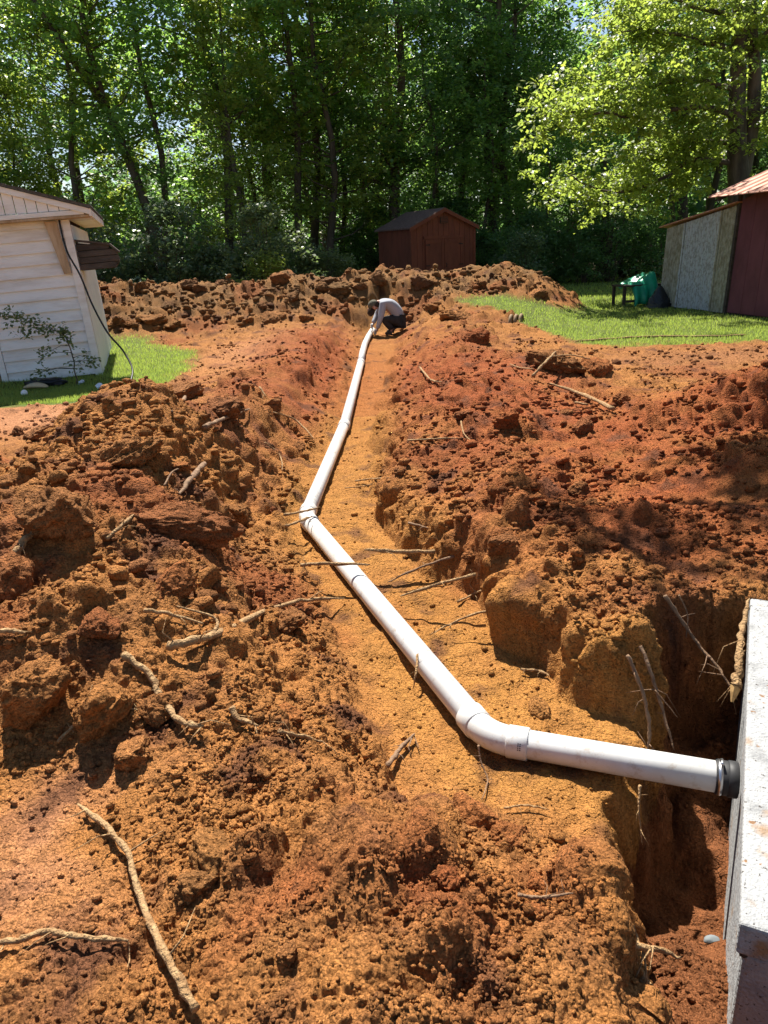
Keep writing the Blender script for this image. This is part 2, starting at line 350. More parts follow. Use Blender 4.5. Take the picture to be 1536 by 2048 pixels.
principled('root_bark', (0.42, 0.27, 0.13), 0.9, 0.2, 30, (0.22, 0.12, 0.05), bump=0.9, bscale=90)
principled('root_dark', (0.26, 0.16, 0.09), 0.9, 0.2, 22, (0.13, 0.075, 0.045), bump=0.5, bscale=70)
principled('split_wood', (0.62, 0.40, 0.16), 0.8, 0.2, 30, (0.42, 0.24, 0.09))
def pvc():
    m = principled('pvc', (0.60, 0.61, 0.61), 0.32, 0.03, 5, (0.54, 0.53, 0.50), spec=0.5)
    t = m.node_tree; b = [n for n in t.nodes if n.type == 'BSDF_PRINCIPLED'][0]
    src = b.inputs['Base Color'].links[0].from_socket
    tc = N(t, 'ShaderNodeTexCoord'); ns = N(t, 'ShaderNodeTexNoise'); ns.inputs['Scale'].default_value = 16; ns.inputs['Detail'].default_value = 8; ns.inputs['Roughness'].default_value = 0.7
    t.links.new(tc.outputs['Object'], ns.inputs['Vector'])
    rp = N(t, 'ShaderNodeValToRGB'); rp.color_ramp.elements[0].position = 0.54; rp.color_ramp.elements[1].position = 0.80
    t.links.new(ns.outputs[0], rp.inputs[0])
    mx = N(t, 'ShaderNodeMix', data_type='RGBA'); t.links.new(rp.outputs[0], mx.inputs[0]); t.links.new(src, mx.inputs[6]); mx.inputs[7].default_value = (0.30, 0.18, 0.09, 1)
    t.links.new(mx.outputs[2], b.inputs['Base Color'])
pvc()
principled('concrete', (0.31, 0.312, 0.31), 0.9, 0.1, 11, (0.20, 0.20, 0.20), bump=0.5, bscale=90, thr=(0.30, 0.52))
def concrete_spots():
    m = MAT['concrete']; t = m.node_tree; b = [n for n in t.nodes if n.type == 'BSDF_PRINCIPLED'][0]
    src = b.inputs['Base Color'].links[0].from_socket; tc = N(t, 'ShaderNodeTexCoord')
    for sc, lo, hi, c in ((7, 0.62, 0.72, (0.26, 0.16, 0.085, 1)), (24, 0.66, 0.70, (0.20, 0.11, 0.055, 1)), (85, 0.63, 0.67, (0.07, 0.06, 0.055, 1))):
        ns = N(t, 'ShaderNodeTexNoise'); ns.inputs['Scale'].default_value = sc; ns.inputs['Detail'].default_value = 7
        t.links.new(tc.outputs['Object'], ns.inputs['Vector'])
        rp = N(t, 'ShaderNodeValToRGB'); rp.color_ramp.elements[0].position = lo; rp.color_ramp.elements[1].position = hi
        t.links.new(ns.outputs[0], rp.inputs[0])
        mx = N(t, 'ShaderNodeMix', data_type='RGBA'); t.links.new(rp.outputs[0], mx.inputs[0]); t.links.new(src, mx.inputs[6]); mx.inputs[7].default_value = c
        src = mx.outputs[2]
    t.links.new(src, b.inputs['Base Color'])
concrete_spots()
principled('rubber', (0.03, 0.03, 0.032), 0.55, 0.1, 20)
principled('steel', (0.62, 0.62, 0.63), 0.28, 0.05, 20, metal=1.0)
principled('white_paint', (0.80, 0.80, 0.80), 0.6, 0.08, 3, (0.62, 0.58, 0.54), bump=0.2, bscale=30, stretch=(0.4, 1, 2), thr=(0.28, 0.55))
principled('old_wood', (0.52, 0.40, 0.28), 0.85, 0.2, 8, (0.30, 0.19, 0.10), bump=0.3, bscale=40, stretch=(1, 1, 0.2))
principled('grey_wood', (0.10, 0.08, 0.068), 0.95, 0.3, 9, (0.05, 0.04, 0.035), bump=0.8, bscale=40, stretch=(0.3, 1, 1))
principled('dark_wood', (0.07, 0.055, 0.045), 0.9, 0.3, 9, (0.03, 0.024, 0.02))
principled('shingle', (0.13, 0.12, 0.11), 0.95, 0.3, 25, (0.06, 0.055, 0.05), bump=0.6, bscale=80)
principled('red_brown', (0.21, 0.055, 0.03), 0.7, 0.2, 2.5, (0.14, 0.037, 0.022), stretch=(1, 1, 0.4), bump=0.2, bscale=30)
principled('red_trim', (0.20, 0.05, 0.027), 0.65, 0.15, 4)
principled('brown_shingle', (0.20, 0.125, 0.10), 0.95, 0.3, 14, (0.10, 0.06, 0.05), bump=0.7, bscale=60)
principled('iron', (0.02, 0.018, 0.017), 0.6, 0.1, 20)
principled('maroon', (0.155, 0.048, 0.06), 0.8, 0.2, 2.5, (0.105, 0.033, 0.04), stretch=(1, 1, 0.5), bump=0.15, bscale=40)
principled('rust_roof', (0.50, 0.27, 0.20), 0.6, 0.2, 3.5, (0.32, 0.12, 0.065), stretch=(0.5, 3, 1), metal=0.15)
principled('galvanised', (0.42, 0.445, 0.45), 0.65, 0.1, 26, (0.29, 0.29, 0.265), metal=0.1, stretch=(1, 1, 0.5), thr=(0.42, 0.54), detail=9)
principled('galv_rust', (0.36, 0.35, 0.28), 0.7, 0.1, 22, (0.22, 0.20, 0.13), metal=0.1, stretch=(1, 1, 0.4), thr=(0.40, 0.6), detail=9)
principled('pale_siding', (0.70, 0.73, 0.74), 0.5, 0.06, 5)
principled('green_tarp', (0.01, 0.30, 0.17), 0.35, 0.2, 6)
principled('black_plastic', (0.018, 0.02, 0.024), 0.35, 0.1, 6)
principled('cable_black', (0.015, 0.015, 0.016), 0.5, 0.1, 6)
principled('grey_cloth', (0.34, 0.35, 0.39), 0.9, 0.12, 60, stretch=(1, 1, 6))
principled('dark_cloth', (0.035, 0.032, 0.030), 0.9, 0.2, 12)
principled('cap_cloth', (0.14, 0.12, 0.085), 0.9, 0.35, 40, (0.05, 0.05, 0.03))
principled('skin', (0.45, 0.22, 0.155), 0.55, 0.1, 12)
principled('beard', (0.04, 0.025, 0.018), 0.9, 0.2, 60)
principled('glove', (0.60, 0.60, 0.58), 0.8, 0.15, 30)
principled('paper', (0.65, 0.70, 0.76), 0.6, 0.05, 6)
principled('tan_board', (0.50, 0.40, 0.25), 0.8, 0.15, 7)
principled('grey_stone', (0.16, 0.18, 0.19), 0.7, 0.1, 12)
principled('ribbed_tan', (0.26, 0.17, 0.09), 0.8, 0.15, 12)
principled('dark_ink', (0.05, 0.05, 0.06), 0.6, 0.0, 6)

# ------------------------------------------------------------------ mesh helpers
def np_mesh(name, V, F, smooth=True):
    """V (n,3), F (m,k) with constant k"""
    me = bpy.data.meshes.new(name); V = np.asarray(V, np.float32); F = np.asarray(F, np.int32)
    n, k = F.shape
    me.vertices.add(len(V)); me.vertices.foreach_set('co', V.ravel())
    me.loops.add(n*k); me.loops.foreach_set('vertex_index', F.ravel())
    me.polygons.add(n); me.polygons.foreach_set('loop_start', np.arange(0, n*k, k, dtype=np.int32))
    me.polygons.foreach_set('use_smooth', np.full(n, smooth)); me.update(calc_edges=True)
    return me
def link(name, me, mat=None, parent=None):
    o = bpy.data.objects.new(name, me); COL.objects.link(o)
    if mat is not None and me is not None and not me.materials: me.materials.append(MAT[mat])
    if parent: o.parent = parent
    return o
def tag(o, label, cat, group=None):
    o['label'] = label; o['category'] = cat
    if group: o['group'] = group
    return o
def empty(name, loc, rot=(0, 0, 0)):
    o = bpy.data.objects.new(name, None); COL.objects.link(o); o.location = loc; o.rotation_euler = rot; o.empty_display_size = 0.1
    return o
class MB:
    def __init__(s): s.v = []; s.f = []
    def add(s, V, F):
        b = len(s.v); s.v += [tuple(p) for p in V]; s.f += [tuple(i+b for i in f) for f in F]; return s
    def box(s, x0, x1, y0, y1, z0, z1, bev=0.0):
        V = [(x, y, z) for z in (z0, z1) for y in (y0, y1) for x in (x0, x1)]
        return s.add(V, [(0, 2, 3, 1), (4, 5, 7, 6), (0, 1, 5, 4), (2, 6, 7, 3), (0, 4, 6, 2), (1, 3, 7, 5)])
    def prism(s, pts, d):                 # polygon pts (3d) extruded by vector d
        n = len(pts); d = Vector(d); P = [Vector(p) for p in pts]
        V = P+[p+d for p in P]
        F = [tuple(range(n))[::-1], tuple(range(n, 2*n))]+[(i, (i+1) % n, n+(i+1) % n, n+i) for i in range(n)]
        return s.add(V, F)
    def tube(s, pts, rad, n=8, cap=True):
        P = [Vector(p) for p in pts]; r = rad if hasattr(rad, '__len__') else [rad]*len(P)
        V = []; F = []; prev = None
        for i, p in enumerate(P):
            t = (P[min(i+1, len(P)-1)]-P[max(i-1, 0)]).normalized()
            if prev is None: a = t.orthogonal().normalized()
            else:
                a = prev-t*prev.dot(t); a = a.normalized() if a.length > 1e-5 else t.orthogonal().normalized()
            prev = a; b = t.cross(a)
            V += [p+(a*math.cos(2*math.pi*k/n)+b*math.sin(2*math.pi*k/n))*r[i] for k in range(n)]
        for i in range(len(P)-1):
            F += [(i*n+k, i*n+(k+1) % n, (i+1)*n+(k+1) % n, (i+1)*n+k) for k in range(n)]
        if cap: F += [tuple(range(n))[::-1], tuple(range((len(P)-1)*n, len(P)*n))]
        return s.add(V, F)
    def build(s, name, mat, parent=None, smooth=False, bevel=0.0):
        me = bpy.data.meshes.new(name); me.from_pydata(s.v, [], s.f); me.update()
        if smooth: me.polygons.foreach_set('use_smooth', np.full(len(me.polygons), True))
        o = link(name, me, mat, parent)
        if bevel:
            b = o.modifiers.new('bevel', 'BEVEL'); b.width = bevel; b.segments = 2; b.limit_method = 'ANGLE'
        return o
def icosphere(sub):
    import bmesh
    bm = bmesh.new(); bmesh.ops.create_icosphere(bm, subdivisions=sub, radius=1.0)
    V = np.array([v.co[:] for v in bm.verts]); F = np.array([[v.index for v in f.verts] for f in bm.faces]); bm.free()
    return V, F
def noise3(V, f, s):
    return (fbm(V[:, 0]*f+V[:, 2]*f*0.7, V[:, 1]*f-V[:, 2]*f*0.6, s, 4)+fbm(V[:, 1]*f+5, V[:, 2]*f+V[:, 0]*f*0.5, s+7, 4))*0.5

# ------------------------------------------------------------------ ground: one sheet, finer where the works are
def build_ground():
    th = np.concatenate([np.linspace(-180, -44, 46)[:-1], np.linspace(-43, 43, 780)[:-1], np.linspace(44, 180, 46)[:-1]])*math.pi/180
    rr = [0.02, 0.3, 0.6, 0.85]; r = 0.98
    while r < 200:
        rr.append(r); r += r*(0.0034 if r < 6 else 0.0058 if r < 21 else 0.02 if r < 40 else 0.15)
    rr.append(260.0)
    rr = np.array(rr); A, B = np.meshgrid(th, rr)
    x = (B*np.sin(A)).ravel(); y = (B*np.cos(A)).ravel(); z = np.zeros_like(x)
    near = np.hypot(x, y) < 30
    cz = coarse(x[near], y[near]); z[near] = cz[0]
    nc = len(th); nr = len(rr)
    G3 = np.stack([x, y, z], 1).reshape(nr, nc, 3)
    tr_ = np.gradient(G3, axis=0); tt_ = (np.roll(G3, -1, 1)-np.roll(G3, 1, 1)); nn_ = np.cross(tt_, tr_); nn_ /= np.linalg.norm(nn_, axis=2)[:, :, None]+1e-12
    nn_ *= np.sign(nn_[:, :, 2:3]+1e-9)
    for ax in (0, 1):
        nn_ = sum(np.roll(nn_, k, ax) for k in (-3, -2, -1, 0, 1, 2, 3))
    nn_ /= np.linalg.norm(nn_, axis=2)[:, :, None]+1e-12; nn_ = nn_.reshape(-1, 3)
    V = np.stack([x, y, z], 1); dd = disp(x[near], y[near], z[near], *cz[1:])
    V[near] += nn_[near]*dd[:, None]; z = V[:, 2]
    i = np.arange(nr-1)[:, None]*nc; j = np.arange(nc)[None, :]; j2 = (j+1) % nc
    F = np.stack([(i+j), (i+j2), (i+nc+j2), (i+nc+j)], -1).reshape(-1, 4)[:, ::-1]
    me = np_mesh('ground', V, F)
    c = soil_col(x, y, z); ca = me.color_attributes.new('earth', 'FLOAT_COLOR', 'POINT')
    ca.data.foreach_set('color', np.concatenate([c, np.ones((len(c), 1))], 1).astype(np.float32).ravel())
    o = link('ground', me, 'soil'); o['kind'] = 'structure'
    return o
build_ground()

# ------------------------------------------------------------------ septic tank
A0 = Vector((0.85, 1.39, 0)); A1 = Vector((1.72, 3.14, 0))
tdir = (A1-A0).normalized(); tang = math.atan2(tdir.y, tdir.x)-math.pi/2       # local +Y along the tank's left edge
TL = (A1-A0).length
tank = tag(empty('septic_tank', (A0.x, A0.y, -1.3), (0, 0, tang)), 'grey-white concrete septic tank with a flat lid, set in the dug pit', 'tank')
def tank_parts():
    z0 = 1.3
    m = MB(); n = 6
    m.box(0.018, 1.5, 0.02, TL-0.02, 0, z0-0.115)
    body = m.build('tank_body', 'concrete', tank, bevel=0.012)
    m = MB(); m.box(0, 1.52, 0, TL, z0-0.10, z0, )
    lid = m.build('lid', 'concrete', tank, bevel=0.008)
    m = MB(); m.tube([(0.02+0.004*math.sin(i*1.7), 0.01+TL*i/24, z0-0.108+0.003*math.sin(i*2.3)) for i in range(24)], 0.011, 6)
    m.build('joint_sealant', 'rubber', lid, True)
tank_parts()

# ------------------------------------------------------------------ drain pipe
PR = 0.057
def P3(i): return Vector((PIPE[i][0], PIPE[i][1], PZ[i]))
pipe = tag(empty('drain_pipe', P3(5)), 'white plastic drain pipe running along the trench into the concrete tank', 'pipe')
def pbuild(mb, name, mat, parent=pipe, smooth=True):
    off = pipe.location if parent is pipe else Vector((0, 0, 0))
    mb.v = [tuple(Vector(p)-pipe.location) for p in mb.v]
    o = mb.build(name, mat, parent, smooth)
    return o
def along(a, b, d): return a+(b-a).normalized()*d
def ring_tube(a, b, r, n=28):               # hollow looking straight tube with rounded rims
    m = MB(); d = (b-a).normalized(); e = min(0.004, (b-a).length*0.2)
    m.tube([a, a+d*0.0005, a+d*e, b-d*e, b-d*0.0005, b], [r-0.006, r-0.003, r, r, r-0.003, r-0.006], n); return m
e1, e2 = P3(4), P3(5)
# boot side of the tank: pipe meets the tank face
tn = P3(6); face = Vector((1.232, 2.203, -0.25))
dn = (face-e2).normalized()
c2a, c2b = along(e2, e1, 0.085), e2+dn*0.085
def elbow(corner, pa, pb, name):
    a = along(corner, pa, 0.11); b = along(corner, pb, 0.11)
    P = []
    for i in range(13):
        t = i/12; P.append(a*(1-t)**2+corner*2*t*(1-t)+b*t*t)
    m = MB(); m.tube(P, PR+0.004, 28); el = pbuild(m, name, 'pvc')
    for q, o2 in ((a, pa), (b, pb)):
        d = (o2-corner).normalized()
        hb = pbuild(ring_tube(q-d*0.03, q+d*0.055, PR+0.0085), 'hub_collar', 'pvc', el)
    return el
el2 = elbow(e2, e1, face, 'elbow')
# raised mould line on the elbow and faint print on its collar
m = MB(); d = (face-e2).normalized(); sdv = Vector((d.y, -d.x, 0)); q = e2+d*0.135
for k, w in enumerate((0.008, 0.007, 0.008, 0.006)):
    an = R(50+k*7); c = q+(sdv*math.cos(an-R(38))+Vector((0, 0, 1))*math.sin(an-R(38)))*(PR+0.0088)
    nn = (sdv*math.cos(an-R(38))+Vector((0, 0, 1))*math.sin(an-R(38))); tv = nn.cross(d)
    for j in (-1, 1):
        m.prism([c+d*(j*0.004-0.0025)+tv*0.0022, c+d*(j*0.004+0.0025)+tv*0.0022, c+d*(j*0.004+0.0025)-tv*0.0022, c+d*(j*0.004-0.0025)-tv*0.0022], nn*0.0006)
pbuild(m, 'printed_mark', 'dark_ink', el2, False)
for o in el2.children: pass
el1 = elbow(e1, P3(3), e2, 'elbow')
pbuild(ring_tube(e2+dn*0.10, face-dn*0.03, PR), 'pipe_section', 'pvc')
pbuild(ring_tube(along(e2, e1, 0.10), along(e1, e2, 0.10), PR), 'pipe_section', 'pvc')
def bell_section(a, b):                     # b end carries the bell
    s = pbuild(ring_tube(a, b, PR), 'pipe_section', 'pvc')
    pbuild(ring_tube(b-(b-a).normalized()*0.16, b, PR+0.0075), 'bell_end', 'pvc', s)
bell_section(along(e1, P3(3), 0.10), P3(3)); bell_section(P3(3), P3(2))
def bent(pts):
    m = MB(); m.tube(pts, PR, 24); return m
pe = P3(2); mid = P3(2).lerp(P3(1), 0.5)+Vector((-0.05, 0, 0.0))
pbuild(bent([pe, pe.lerp(mid, 0.5)+Vector((-0.01, 0, 0)), mid, mid.lerp(P3(1), 0.5)+Vector((-0.01, 0, 0)), P3(1)+Vector((0.0, -0.25, 0.02))]), 'pipe_section', 'pvc')
boot = pbuild(ring_tube(face-dn*0.058, face+dn*0.02, PR+0.0055), 'rubber_boot', 'rubber')
pbuild(ring_tube(face-dn*0.016, face+dn*0.02, PR+0.009), 'boot_flange', 'rubber', boot)
cl = pbuild(ring_tube(face-dn*0.052, face-dn*0.034, PR+0.008), 'hose_clamp', 'steel')
m = MB(); sc0 = face-dn*0.043+Vector((0, -0.01, PR+0.016)); m.tube([sc0+Vector((-0.004, -0.014, 0)), sc0+Vector((0.004, 0.016, 0))], 0.0065, 8)
pbuild(m, 'clamp_screw', 'steel', cl)

# pipe length waiting behind the worker
pb0 = aty(778, 664, 17.1); pb1 = aty(812, 644, 17.5)
tag(ring_tube(pb0, pb1+Vector((0.06, 0.03, 0.02)), PR).build('spare_pipe', 'pvc', None, True), 'short white pipe end sticking out behind the crouching man', 'pipe')

# ------------------------------------------------------------------ clods
SPH1 = icosphere(1); SPH2 = icosphere(3); SPH4 = icosphere(5)
def clod_shape(V, s, amp=0.35, facets=7):
    """broken lump: noise, then cut by random planes so it has flat broken faces"""
    rs = np.random.RandomState(s); W_ = V*(1+amp*noise3(V, 1.3, s))[:, None]
    for k in range(facets):
        n = rs.randn(3); n /= np.linalg.norm(n); d = 0.55+0.3*rs.rand()
        ex = np.maximum(0, W_@n-d); W_ = W_-ex[:, None]*n*0.85
    return W_*np.array([1, 1, 0.8])
def small_clods():
    rs = np.random.RandomState(5)
    n = 88000
    r = 1.0*np.exp(rs.rand(n)**1.35*math.log(18)); a = (rs.rand(n)-0.5)*2*R(40)
    x = r*np.sin(a); y = r*np.cos(a)
    m = soil_mask(x, y); _, floor, pit, _w = carve(x, y, base_h(x, y)); g = fbm(x*1.3, y*1.3, 101, 4)+0.5*perlin(x*6, y*6, 107)
    keep = (m > 0.8) & (rs.rand(n) < np.where(floor > 0.5, 0.12, np.clip(0.40+1.0*g, 0.06, 1)))
    keep &= ~((np.abs(x+1.05) < 0.3) & (np.abs(y-1.75) < 0.3) & (rs.rand(n) < 0.8))
    keep &= poly_sd(x, y, [(0.8, 1.2), (1.78, 3.2), (3.3, 2.4), (2.3, 0.5)]) > 0.02
    x, y, r = x[keep], y[keep], r[keep]; z = height(x, y); n = len(x)
    T, S = pipe_coords(x, y); bm_ = berm(x, y)
    size = (0.0035+0.008*rs.rand(n)**2.5+0.014*rs.rand(n)**12)*np.clip(r/2.0, 0.75, 2.6); size = np.where(floor[keep] > 0.5, size*0.6, size)
    size = np.where((bm_ > 0.15) & (rs.rand(n) < 0.5), 0.03+0.075*rs.rand(n)**2, size)
    size = np.where(np.abs(T) < 0.11, np.minimum(size, 0.008), size)
    col = soil_col(x, y, z)*(0.75+0.5*rs.rand(n))[:, None]
    def scatter(x, y, z, size, col, SPH, nsh, amp, fac):
        n = len(x); B = np.stack([clod_shape(SPH[0], k*13+1, amp, fac) for k in range(nsh)]); F = SPH[1]
        an = rs.rand(n)*6.28; c, s_ = np.cos(an)[:, None], np.sin(an)[:, None]
        P = B[rs.randint(0, nsh, n)]*(size[:, None]*(0.65+0.7*rs.rand(n, 3)))[:, None, :]
        X = P[:, :, 0]*c-P[:, :, 1]*s_; Y = P[:, :, 0]*s_+P[:, :, 1]*c
        Q = np.stack([X+x[:, None], Y+y[:, None], P[:, :, 2]+(z+0.25*size)[:, None]], -1).reshape(-1, 3)
        nv = B.shape[1]; return Q, (F[None]+(np.arange(n)*nv)[:, None, None]).reshape(-1, 3), np.repeat(col, nv, 0)
    Q, FF, C = scatter(x, y, z, size, col, SPH1, 12, 0.5, 4)
    # broken rubble on the berm and the heaps
    S2 = icosphere(2); n2_ = 9000; xb = np.concatenate([rs.uniform(-8, 5, 5000), rs.uniform(-3.2, -0.7, 2500), rs.uniform(0.6, 4.2, 1500)]); yb = np.concatenate([rs.uniform(15.6, 19.3, 5000), rs.uniform(2.3, 6.6, 2500), rs.uniform(3.4, 9.5, 1500)])
    bb = berm(xb, yb); kb = (soil_mask(xb, yb) > 0.8) & np.concatenate([(bb[:5000] > 0.18) & (rs.rand(5000) < 0.7), np.clip(base_h(xb, yb)[5000:]*1.6, 0, 1)*np.clip(0.5+fbm(xb*1.1, yb*1.1, 111, 3)[5000:], 0, 1) > rs.rand(4000)])
    Tb, _s = pipe_coords(xb, yb); kb &= (np.abs(Tb) > 0.45); sb = np.concatenate([0.014+0.075*rs.rand(5000)**3.4, 0.010+0.045*rs.rand(4000)**3])
    xb, yb, sb = xb[kb], yb[kb], sb[kb]; zb = height(xb, yb); cb = soil_col(xb, yb, zb)*(0.7+0.5*rs.rand(len(xb)))[:, None]
    Q2, F2, C2 = scatter(xb, yb, zb, sb, cb, S2, 12, 0.55, 8)
    FF = np.concatenate([FF, F2+len(Q)]); Q = np.concatenate([Q, Q2]); C = np.concatenate([C, C2])
    print('crumbs', n, len(xb))
    me = np_mesh('soil_crumbs', Q, FF, True)
    ca = me.color_attributes.new('earth', 'FLOAT_COLOR', 'POINT')
    ca.data.foreach_set('color', np.concatenate([C, np.ones((len(C), 1))], 1).astype(np.float32).ravel())
    o = link('soil_crumbs', me, 'soil'); o['kind'] = 'stuff'; o['label'] = 'loose crumbs of ochre and red soil over the dug ground'
small_clods()
# larger clods that can be told apart: u, v, radius (m), flattening, colour, label
CL_SH = {}
def big_clod(u, v, rad, flat=0.8, tone=None, label=None, group=None, seed=0, wide=1.0, sink=0.15, cat='dirt clod'):
    p = hit(u, v); k = seed % 8; tone = tone or 'BRN'
    if k not in CL_SH:
        V = clod_shape(SPH4[0], 300+k*23, 0.55, 10)
        V += SPH4[0]*(0.14*np.abs(noise3(SPH4[0], 3, 400+k))+0.14*crumbs3(V[:, 0], V[:, 1], V[:, 2], 0.42, 140+k)+0.09*crumbs3(V[:, 0], V[:, 1], V[:, 2], 0.2, 150+k))[:, None]
        me = np_mesh('dirt_clod', V, SPH4[1], True)
        c = np.ones((len(V), 3))*(1+0.45*noise3(V, 2.5, 500+k)+0.3*noise3(V, 8, 510+k))[:, None]
        ca = me.color_attributes.new('earth', 'FLOAT_COLOR', 'POINT'); ca.data.foreach_set('color', np.concatenate([np.clip(c, 0.3, 1.7), np.ones((len(c), 1))], 1).astype(np.float32).ravel())
        CL_SH[k] = me
    o = link('dirt_clod', CL_SH[k], 'soil')
    lc = soil_col(np.array([p.x]), np.array([p.y]), np.array([p.z]))[0]
    tc_ = {'BRN': BRN*1.05, 'OCH': OCH*0.9, 'RED': RED*0.9, 'DRK': DRK*1.5, 'GRY': BRM*0.6}[tone]; lc = lc*0.6+tc_*0.4
    o.color = (*lc, 1)
    wide = 1+(wide-1)*0.45; o.scale = (rad*wide, rad, rad*flat); o.rotation_euler = (0.3*math.sin(seed*3.1), 0.3*math.cos(seed*1.7), seed*1.9)
    o.location = p+Vector((0, 0, rad*flat*(0.55-sink)))
    tag(o, label or 'crumbly brown clod of earth lying loose on the spoil heap', cat, group or ('loose clods on the spoil' if not label else None))
    return o
G = 'loose clods on the spoil'
NAMED = [
    (955, 1668, 0.085, 0.9, 'RED', 'round dark red clod on the yellow trench floor below the pipe elbow', 1, 1.1),
    (1010, 1690, 0.06, 0.9, 'RED', 'smaller red clod against the round dark red one below the elbow', 2, 1.1),
    (432, 1735, 0.075, 0.9, 'GRY', 'grey brown rooty clod beside the dark hole in the foreground soil', 3, 1.0),
    (395, 1790, 0.055, 0.9, 'GRY', 'small grey clod just below the rooty clod in the foreground', 4, 1.0),
    (355, 1075, 0.19, 0.75, 'BRN', 'long slab of brown clay lying on the left heap with a shaded face', 5, 1.9),
    (120, 1060, 0.17, 1.0, 'BRN', 'upright brown block of clay on the left heap beside the slanting branch', 6, 1.0),
    (25, 1210, 0.13, 1.0, 'BRN', 'reddish block of clay below the upright block on the left heap', 7, 0.9),
    (75, 1420, 0.12, 1.15, 'OCH', 'tall ochre clay block beside the thin forked twig', 8, 0.9),
    (220, 1440, 0.11, 0.95, 'OCH', 'broad ochre clay block under the thin forked twig', 9, 1.3),
    (320, 1440, 0.075, 0.9, 'OCH', 'squarish ochre clod at the end of the thin forked twig', 10, 1.0),
    (270, 1530, 0.07, 0.9, 'OCH', 'ochre clod below the broad clay block, over the smooth track', 11, 1.4),
    (365, 800, 0.20, 0.8, 'DRK', 'big dark lump of turf and earth on top of the left heap', 12, 1.4),
    (440, 835, 0.18, 0.75, 'DRK', 'dark earth lump pierced by a pale root behind the left heap', 13, 1.3),
    (80, 880, 0.12, 0.9, 'DRK', 'dark jagged clod at the left foot of the heap near the flat pink dirt', 14, 1.0),
    (270, 935, 0.15, 0.7, 'BRN', 'wide brown clod with a shaded front in the middle of the left heap', 15, 1.5),
    (470, 1050, 0.13, 1.0, 'BRN', 'dark-sided clod right of the long clay slab', 16, 0.8),
    (345, 1190, 0.09, 0.9, 'RED', 'reddish pair of lumps below the long clay slab', 17, 1.2),
    (580, 1255, 0.085, 0.8, 'DRK', 'black-brown clod under the long pale branch by the trench', 18, 1.2),
    (930, 985, 0.06, 0.9, 'RED', 'red-brown clod near the crest of the right bank', 19, 1.0),
    (1015, 860, 0.12, 0.9, 'RED', 'dark red lump standing on the right bank under the grey log', 20, 0.9),
    (1105, 735, 0.26, 0.6, 'GRY', 'big grey slab of turf under the forked grey branch', 21, 1.6),
    (1190, 745, 0.17, 0.7, 'RED', 'red lump beside the grey slab of turf', 22, 1.2),
    (955, 690, 0.20, 0.7, 'RED', 'red-brown lump on the bank behind the worker', 23, 1.0),
    (1170, 925, 0.055, 0.9, 'RED', 'lone red clod on the smooth orange slope', 24, 1.2),
    (1010, 1100, 0.08, 0.8, 'DRK', 'dark clod on the crest above the trench wall', 25, 1.3),
    (200, 1270, 0.07, 0.8, 'RED', 'red-tinted lump above the rounded pale clods on the left heap', 26, 1.2),
    (560, 572, 0.22, 0.9, 'RED', 'small red-brown knob on the crest of the far berm', 27, 0.9),
    (575, 1445, 0.05, 0.8, 'RED', 'smooth red clod in the middle foreground', 28, 1.4),
    (1080, 1430, 0.055, 0.8, 'BRN', 'crumbled clod at the foot of the trench wall above the elbow', 29, 1.3)]
for (u, v, r_, fl, tn_, lb_, sd_, wd) in NAMED: big_clod(u, v, r_*1.05, fl, tn_, lb_, None, sd_, wd, 0.05)
_rs = random.Random(11)
for k in range(46):
    zone = _rs.random()
    if zone < 0.45: u, v = _rs.uniform(0, 560), _rs.uniform(860, 1560)
    elif zone < 0.7: u, v = _rs.uniform(880, 1500), _rs.uniform(760, 1130)
    elif zone < 0.85: u, v = _rs.uniform(300, 1150), _rs.uniform(1750, 2030)
    else: u, v = _rs.uniform(450, 700), _rs.uniform(720, 900)
    p = hit(u, v); T, S = pipe_coords(np.array([p.x]), np.array([p.y]))
    if abs(T[0]) < 0.25 or float(soil_mask(np.array([p.x]), np.array([p.y]))[0]) < 0.8: continue
    tn_ = _rs.choice(['BRN', 'BRN', 'OCH', 'RED', 'DRK'])
    big_clod(u, v, _rs.uniform(0.024, 0.05)*max(0.8, p.y/3.2), _rs.uniform(0.65, 0.95), tn_, None, G, k+40, _rs.uniform(0.9, 1.4))
    COL.objects[-1]['label'] = {'BRN': 'brown', 'OCH': 'ochre', 'RED': 'reddish', 'DRK': 'dark'}[tn_]+' crumbly clod lying loose '+('on the left spoil heap' if zone < 0.45 else 'on the right bank' if zone < 0.7 else 'in the soil between the near elbow and the foreground track' if zone < 0.85 else 'on the red bank left of the far pipe')
# berm blocks: lumps of dug earth on the far bank
for k in range(40):
    u = 190+(k*23.5) % 900+_rs.uniform(-8, 8); v = _rs.uniform(572, 660) if u < 950 else _rs.uniform(570, 610)
    p = hit(u, v)
    if p.y < 14.5 or p.y > 20 or float(soil_mask(np.array([p.x]), np.array([p.y]))[0]) < 0.8: continue
    if 700 < u < 850 and v > 595: continue
    big_clod(u, v, _rs.uniform(0.12, 0.26), _rs.uniform(0.6, 0.95), _rs.choice(['GRY', 'BRN', 'BRN', 'DRK']), 'rough lump of dug earth on the far berm '+('beside the white outbuilding' if u < 420 else 'left of the crouching worker' if u < 720 else 'in front of the red shed' if u < 950 else 'by the right lawn'), 'lumps on the far berm', k+7, _rs.uniform(0.9, 1.5), sink=0.3)
b_ = MB()
V = clod_shape(SPH2[0], 77, 0.2); o = link('grey_stone', np_mesh('grey_stone', V, SPH2[1]), 'grey_stone'); p = atz(1437, 1790, -0.60)
o.location = Vector((p.x, p.y, H1(p.x, p.y)+0.02)); o.scale = (0.03, 0.022, 0.016); tag(o, 'small smooth grey stone in the pit beside the tank wall', 'stone')

